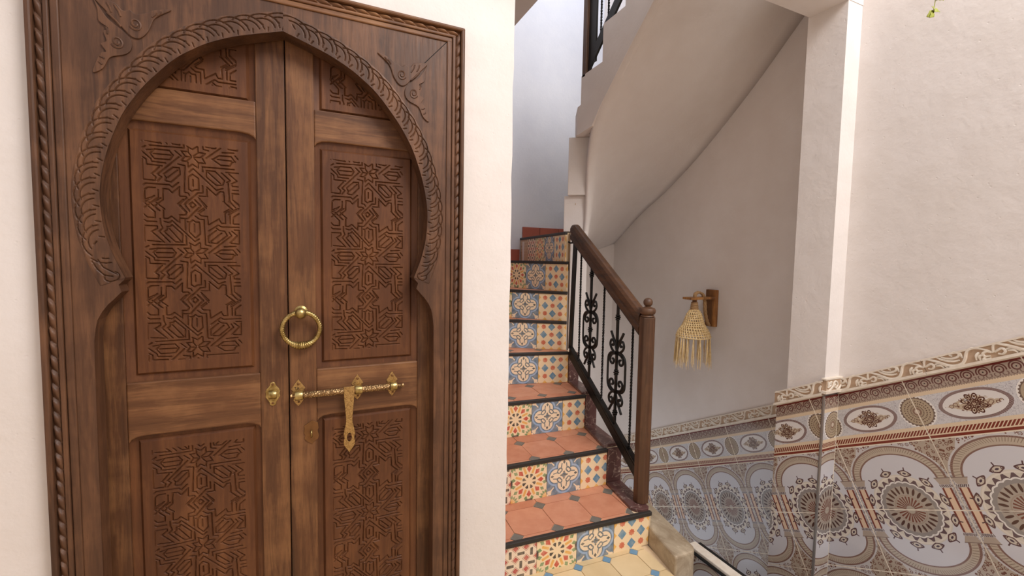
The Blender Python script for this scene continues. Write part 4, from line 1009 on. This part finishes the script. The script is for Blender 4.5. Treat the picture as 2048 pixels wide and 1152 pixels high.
# keyhole eye plate on the right leaf, keeper on the left leaf
ey_ = bpy.data.objects.new('staple_plate', None); COL.objects.link(ey_); ey_.parent = leafR; ey_.location = Vector((0.004, RY, 0.815))-wloc(leafR); ey_['label'] = 'dull brass plate with a small staple'
plate(ey_, 'plate', 0.0035, 0.815, RY, 0.0225, 0.039, 'eye', M_brass_d)
MB().tube([(0.0035, RY-0.001, 0.8215), (0.0035, RY-0.011, 0.822), (0.0035, RY-0.015, 0.8165), (0.0035, RY-0.015, 0.8085), (0.0035, RY-0.011, 0.803), (0.0035, RY-0.001, 0.8035)], 0.0028, 8).build('staple', M_brass, ey_, smooth=60)
ke = bpy.data.objects.new('bolt_keeper', None); COL.objects.link(ke); ke.parent = leafL; ke.location = Vector((-0.1045, LY, 0.951))-wloc(leafL); ke['label'] = 'scalloped brass keeper plate with a raised loop'
plate(ke, 'plate', -0.1045, 0.951, LY, 0.0205, 0.038, 'keeper', M_brass)
MB().lathe([(0.0125, -0.011), (0.0138, -0.009), (0.0138, 0.009), (0.0125, 0.011)], (-0.1045, LY-0.006, 0.950), (1, 0, 0), 22).build('loop', M_brass, ke, smooth=40)
screw(ke, -0.1045, 0.981, LY-0.003, 0.0036); screw(ke, -0.1050, 0.922, LY-0.003, 0.0036)

# ------------------------------------------------------------------ stair railing
def RP(y, z, off=0.0): return Vector((1.51+0.075*(y-1.66)+off, y, z))
def beam(mb, p0, p1, wx, h0, h1):
    """bar between two rail-plane points; wx across, h0..h1 vertical offsets"""
    vs = []
    for p in (p0, p1):
        for dx in (-wx/2, wx/2):
            for dz in (h0, h1): vs.append((p.x+dx, p.y, p.z+dz))
    mb.add(vs, [(0, 1, 3, 2), (4, 6, 7, 5), (0, 4, 5, 1), (2, 3, 7, 6), (0, 2, 6, 4), (1, 5, 7, 3)])
def twisted_bar(mb, p0, p1, r=0.0065, turns=9):
    n = 60; p0, p1 = Vector(p0), Vector(p1)
    mb.tube([p0.lerp(p1, i/n) for i in range(n+1)], r*1.15, 4, twist=2*pi*turns/n/1.0, square=True)
def knot(mb, p, h=0.030, r=0.013):
    for k in range(3):
        z = p.z+(k-1)*h*0.30; rr_ = r*(1.0 if k == 1 else 0.82)
        mb.lathe([(rr_*0.55, -h*0.16), (rr_, -h*0.08), (rr_, h*0.08), (rr_*0.55, h*0.16)], (p.x, p.y, z), (0.12*(k-1), 0.15, 1), 10)
def spiral(cu, cv, r0, a0, turns, n=14):
    return [(cu+r0*(1-0.72*k/n)*cos(a0+turns*2*pi*k/n), cv+r0*(1-0.72*k/n)*sin(a0+turns*2*pi*k/n)) for k in range(n+1)]
SCROLL = {'scroll': [
    [(0.0, .105), (-.022, .112), (-.046, .128), (-.058, .150), (-.050, .172), (-.034, .175), (-.022, .160), (-.030, .146), (-.040, .150)],
    [(0.0, .105), (-.030, .098), (-.050, .082), (-.054, .058), (-.038, .044), (-.022, .050), (-.020, .068), (-.032, .072)],
    [(0.0, .112), (-.040, .106), (-.066, .088), (-.075, .060), (-.076, 0.0)]],
    'arm': [[(0.004, .125), (-.012, .165), (-.034, .195), (-.052, .222)]]}
def scrolls(parent, yc, zc, nm='scroll'):
    for key, rad in (('scroll', 0.0068), ('arm', 0.0072)):
        for su in (-1, 1):
            for sv in (-1, 1):
                mb = MB()
                for pl in SCROLL[key]:
                    q_ = catmull([(u, v, 0) for u, v in pl], 5)
                    mb.tube([RP(yc+su*v.x, zc+sv*v.y, 0.005*su) for v in q_], rad, 6)
                mb.build('scroll' if key == 'scroll' else 'scroll_arm', M_iron, parent, smooth=60)
rail = thing('stair_railing', 'black iron railing with scrolls, brown handrail and newel post on the lower stairs', 'railing', (1.51, 1.69, 0.18))
# newel
nw = MB(); c = 0.020; hw_ = 0.036
nx, ny = 1.512, 1.684
nw.prism([(nx-hw_, ny-hw_+c), (nx-hw_+c, ny-hw_), (nx+hw_-c, ny-hw_), (nx+hw_, ny-hw_+c), (nx+hw_, ny+hw_-c), (nx+hw_-c, ny+hw_), (nx-hw_+c, ny+hw_), (nx-hw_, ny+hw_-c)], flat_xy, 0.180, 1.112)
npost = nw.build('newel_post', M_newel, rail, bevel=0.003)
MB().lathe([(0.030, 0), (0.034, 0.004), (0.031, 0.009), (0.026, 0.012), (0.034, 0.016), (0.0385, 0.026), (0.0385, 0.034), (0.034, 0.044), (0.020, 0.049), (0.013, 0.052)]+[(0.0225*cos(a), 0.0725+0.0225*sin(a)) for a in np.linspace(-1.0, 1.55, 12)], (nx, ny, 1.112), (0, 0, 1), 28).build('finial', M_newel, npost, smooth=40)
# handrail with a groove along its side and a chamfered upper end
hr = MB(); wx = 0.030
sec = [(-wx, 0), (-wx, .030), (-wx+.006, .036), (-wx+.006, .052), (-wx, .058), (-wx, .088), (-wx+.010, .106), (-wx+.022, .112), (wx-.022, .112), (wx-.010, .106), (wx, .088), (wx, .058), (wx-.006, .052), (wx-.006, .036), (wx, .030), (wx, 0)]
st_ = [(2.462, 1.522, 0.0, .055), (2.455, 1.519, 0.0, 0.86), (2.425, 1.502, 0, 1), (1.715, 1.026, 0, 1)]
vs = []; n_ = len(sec)
for y, z, _, hs in st_:
    p = RP(y, z)
    for dx, dz in sec: vs.append((p.x+dx, p.y, p.z+dz*hs if hs > 0.5 else p.z+dz*0.75))
fs = [(i*n_+k, i*n_+(k+1) % n_, (i+1)*n_+(k+1) % n_, (i+1)*n_+k) for i in range(len(st_)-1) for k in range(n_)]+[list(range(n_))[::-1], [3*n_+k for k in range(n_)]]
hr.add(vs, fs).build('handrail', M_rail, rail, bevel=0.002)
tr = MB(); beam(tr, RP(2.46, 1.508), RP(1.722, 1.014), 0.030, -0.004, 0.006); tr.build('top_bar', M_iron, rail)
br = MB(); beam(br, RP(2.47, 0.812), RP(1.722, 0.345), 0.030, 0.000, 0.010); br.build('bottom_bar', M_iron, rail)
br = MB(); beam(br, RP(2.475, 0.792), RP(1.722, 0.318), 0.012, -0.050, 0.006); br.build('lower_bar', M_iron, rail)
ep = MB(); 
pa, pb = RP(2.435, 1.52), RP(2.468, 0.80)
ep.add([(pa.x-.006, pa.y-.018, pa.z), (pa.x+.006, pa.y-.018, pa.z), (pa.x+.006, pa.y+.018, pa.z), (pa.x-.006, pa.y+.018, pa.z), (pb.x-.006, pb.y-.018, pb.z), (pb.x+.006, pb.y-.018, pb.z), (pb.x+.006, pb.y+.018, pb.z), (pb.x-.006, pb.y+.018, pb.z)],
       [(0, 1, 2, 3), (7, 6, 5, 4), (0, 4, 5, 1), (1, 5, 6, 2), (2, 6, 7, 3), (3, 7, 4, 0)])
ep.build('end_post', M_iron, rail)
MB().tube([RP(2.45, 1.50), RP(2.47, 1.497, -0.02), RP(2.475, 1.505, -0.035)], 0.006, 6).build('wall_hook', M_iron, rail, smooth=60)
zt_top = lambda y: 1.508+(y-2.39)*(1.508-1.014)/(2.46-1.722)
zt_bot = lambda y: 0.815+(y-2.47)*(0.812-0.345)/(2.47-1.722)
for y in (2.354, 2.076, 1.796):
    m_ = MB(); twisted_bar(m_, RP(y, zt_bot(y)), RP(y, zt_top(y)), 0.0062, 11); m_.build('twisted_baluster', M_iron, rail)
for y, zc, kz_ in ((2.222, 0.966, (1.300, 0.966, 0.766)), (1.935, 0.774, (1.078, 0.774, 0.548))):
    m_ = MB(); m_.tube([RP(y, zt_bot(y)), RP(y, zt_top(y))], 0.0085, 4, square=True); bl = m_.build('scroll_baluster', M_iron, rail)
    for z in kz_:
        k_ = MB(); knot(k_, RP(y, z), 0.036, 0.016); k_.build('collar_knot', M_iron, bl, smooth=40)
    scrolls(bl, y, zc)
# upper railing above the stringer
ur = thing('upper_railing', 'black iron railing with a dark post at the head of the stringer', 'railing', (1.60, 2.40, 2.55))
UX = 1.605
MB().box(UX-0.025, UX+0.025, 2.392, 2.432, 2.53, 3.55).build('newel_post', M_newel, ur, bevel=0.004)
MB().box(UX-0.006, UX+0.006, 2.318, 2.392, 2.60, 3.50).build('end_post', M_iron, ur)
sl = 0.93
def UP(y, z): return Vector((UX, y, z))
b_ = MB(); beam(b_, UP(2.40, 2.610), UP(1.50, 2.610+0.90*sl), 0.014, -0.06, 0.02); b_.build('bottom_bar', M_iron, ur)
b_ = MB(); beam(b_, UP(2.40, 3.40), UP(1.50, 3.40+0.90*sl), 0.030, 0, 0.012); b_.build('top_bar', M_iron, ur)
b_ = MB(); beam(b_, UP(2.44, 3.42), UP(1.50, 3.45+0.90*sl), 0.055, 0, 0.10); b_.build('handrail', M_rail, ur, bevel=0.008)
for y in (2.275, 2.205, 2.06, 1.92):
    m_ = MB(); twisted_bar(m_, UP(y, 2.61+(2.40-y)*sl), UP(y, 3.40+(2.40-y)*sl), 0.0062, 11); m_.build('twisted_baluster', M_iron, ur)

# ------------------------------------------------------------------ straw wall lamp
lamp = thing('wall_lamp', 'straw tasselled lamp hanging from a scorched wood bracket on the wall', 'lamp', (2.549, 2.19, 0.93))
WX = 2.549
bp = MB().box(WX-0.028, WX, 2.150, 2.235, 0.945, 1.200).build('backboard', M_scorch, lamp, bevel=0.004)
MB().box(2.292, WX-0.026, 2.150, 2.222, 1.137, 1.152).build('bracket_arm', M_scorch, lamp, bevel=0.002)
lx, ly = 2.368, 2.188
MB().lathe([(0.015, 0), (0.015, 0.04)], (lx, ly, 1.098), (0, 0, 1), 16).build('lamp_holder', M_scorch, lamp, smooth=40)
rp = catmull([(lx, ly, 1.150), (lx+0.004, ly, 1.172), (lx+0.03, ly, 1.184), (lx+0.062, ly, 1.176), (2.445, ly-.005, 1.156), (2.452, ly-.01, 1.12), (2.462, ly-.008, 1.05), (2.485, ly-.004, 0.99), (2.512, ly, 0.955)], 8)
mr = MB(); rpN = len(rp)
for ph in range(3):
    mr.tube([Vector(p)+Vector((0.0062*cos(ph*2.094+i*0.55), 0.0062*sin(ph*2.094+i*0.55), 0.002*sin(i*0.55+ph*2.094))) for i, p in enumerate(rp)], 0.0072, 6)
mr.build('rope', M_rope, lamp, smooth=60)
cl = MB()
for k in range(5): cl.lathe([(0.020+0.0016*k, 0), (0.0235+0.0016*k, 0.006), (0.020+0.0016*k, 0.012)], (lx, ly, 1.118-0.0115*(k+1)), (0, 0, 1), 18)
cl.build('rope_collar', M_rope, lamp, smooth=50)
# crocheted cone: horizontal cords with short stitches between
sh = MB(); z_t, z_b = 1.066, 0.886
def cone_r(f): return 0.026+0.082*f**0.92+0.004*sin(f*9)
NR = 13
for i in range(NR):
    f = i/(NR-1); z = z_t+(z_b-z_t)*f; r = cone_r(f); n = 40
    sh.tube([(lx+(r+0.0012*sin(a*13+i))*cos(a), ly+(r+0.0012*sin(a*13+i))*sin(a), z+0.0022*sin(a*2+i*1.7)+0.0035*cos(a)) for a in [2*pi*k/n for k in range(n)]], 0.0046, 5, closed=True)
for i in range(NR-1):
    f0, f1 = i/(NR-1), (i+1)/(NR-1); n = int(18+22*f0)
    for k in range(n):
        a = 2*pi*(k+0.5*(i % 2))/n; p0 = Vector((lx+cone_r(f0)*cos(a), ly+cone_r(f0)*sin(a), z_t+(z_b-z_t)*f0)); a2 = a+0.05
        p1 = Vector((lx+cone_r(f1)*cos(a2), ly+cone_r(f1)*sin(a2), z_t+(z_b-z_t)*f1)); sh.tube([p0, p1], 0.0042, 4)
sh.build('shade', M_raffia, lamp, smooth=50)
fg = MB(); rf = random.Random(11)
for k in range(26):
    a = 2*pi*k/26+rf.uniform(-.05, .05); r = cone_r(1.0)-0.002
    if rf.random() < 0.14: continue
    for s_ in range(7):
        da = rf.uniform(-.10, .10); ln = rf.uniform(0.16, 0.215); fl_ = rf.uniform(-0.01, 0.016)
        p0 = Vector((lx+r*cos(a), ly+r*sin(a), z_b+0.002)); p3 = Vector((lx+(r+fl_)*cos(a+da), ly+(r+fl_)*sin(a+da), z_b-ln))
        pm = p0.lerp(p3, 0.45)+Vector((rf.uniform(-.004, .004), rf.uniform(-.004, .004), 0))
        fg.tube([p0, pm, p3], [0.0026, 0.0021, 0.0012], 4)
fo = fg.build('fringe', M_raffia, lamp, smooth=60); fo['kind'] = 'stuff'

# ------------------------------------------------------------------ hanging plant tip
vine = thing('hanging_vine', 'yellowish green leafy vine tip hanging down from above', 'vine', (2.13, 0.90, 2.80))
vx, vy = 2.115, 0.90
MB().tube([(vx+0.035, vy-0.015, 2.84), (vx+0.03, vy-0.008, 2.62), (vx+0.014, vy-0.004, 2.48), (vx-0.002, vy, 2.324)], 0.0014, 5).build('stem', M_leaf, vine, smooth=60)
def leaf_blade(p, d, n, L, w):
    p, d = Vector(p), Vector(d).normalized(); s_ = d.cross(Vector(n)).normalized(); up = s_.cross(d); rows_ = []
    for i in range(9):
        t = i/8; ww = w*(sin(pi*min(1, t*0.92+0.06))**0.8)*(1+0.18*sin(t*14)); c_ = p+d*(L*t)+up*(0.12*L*sin(pi*t))
        rows_.append([c_-s_*ww+up*(0.12*ww), c_-s_*ww*.5, c_, c_+s_*ww*.5, c_+s_*ww+up*(0.12*ww)])
    return MB().grid(rows_)
for p, d, n_, L, w in (((vx-0.001, vy, 2.342), (-.6, .2, -.5), (.3, -1, .4), 0.020, 0.007), ((vx+0.001, vy, 2.343), (.6, -.1, .1), (0, -1, .6), 0.016, 0.006), ((vx, vy, 2.338), (-.4, 0, .4), (.3, -1, .2), 0.015, 0.006),
                   ((vx, vy, 2.338), (-.9, .1, -.9), (.2, -1, .4), 0.018, 0.005), ((vx+0.012, vy, 2.385), (-.8, .1, .2), (.2, -1, .4), 0.026, 0.008), ((vx+0.014, vy, 2.39), (.7, 0, .2), (.2, -1, .5), 0.022, 0.008),
                   ((vx+0.016, vy, 2.42), (-.7, .1, .3), (.2, -1, .4), 0.03, 0.009), ((vx+0.02, vy, 2.53), (.7, .1, .1), (.2, -1, .4), 0.03, 0.009), ((vx+0.026, vy, 2.58), (-.8, .1, .1), (.2, -1, .4), 0.03, 0.009)):
    o = leaf_blade((p[0], p[1], p[2]-0.016), d, n_, L*1.7, w*1.8).build('leaf', M_leaf, vine, smooth=80); s2 = o.modifiers.new('thickness', 'SOLIDIFY'); s2.thickness = 0.0006
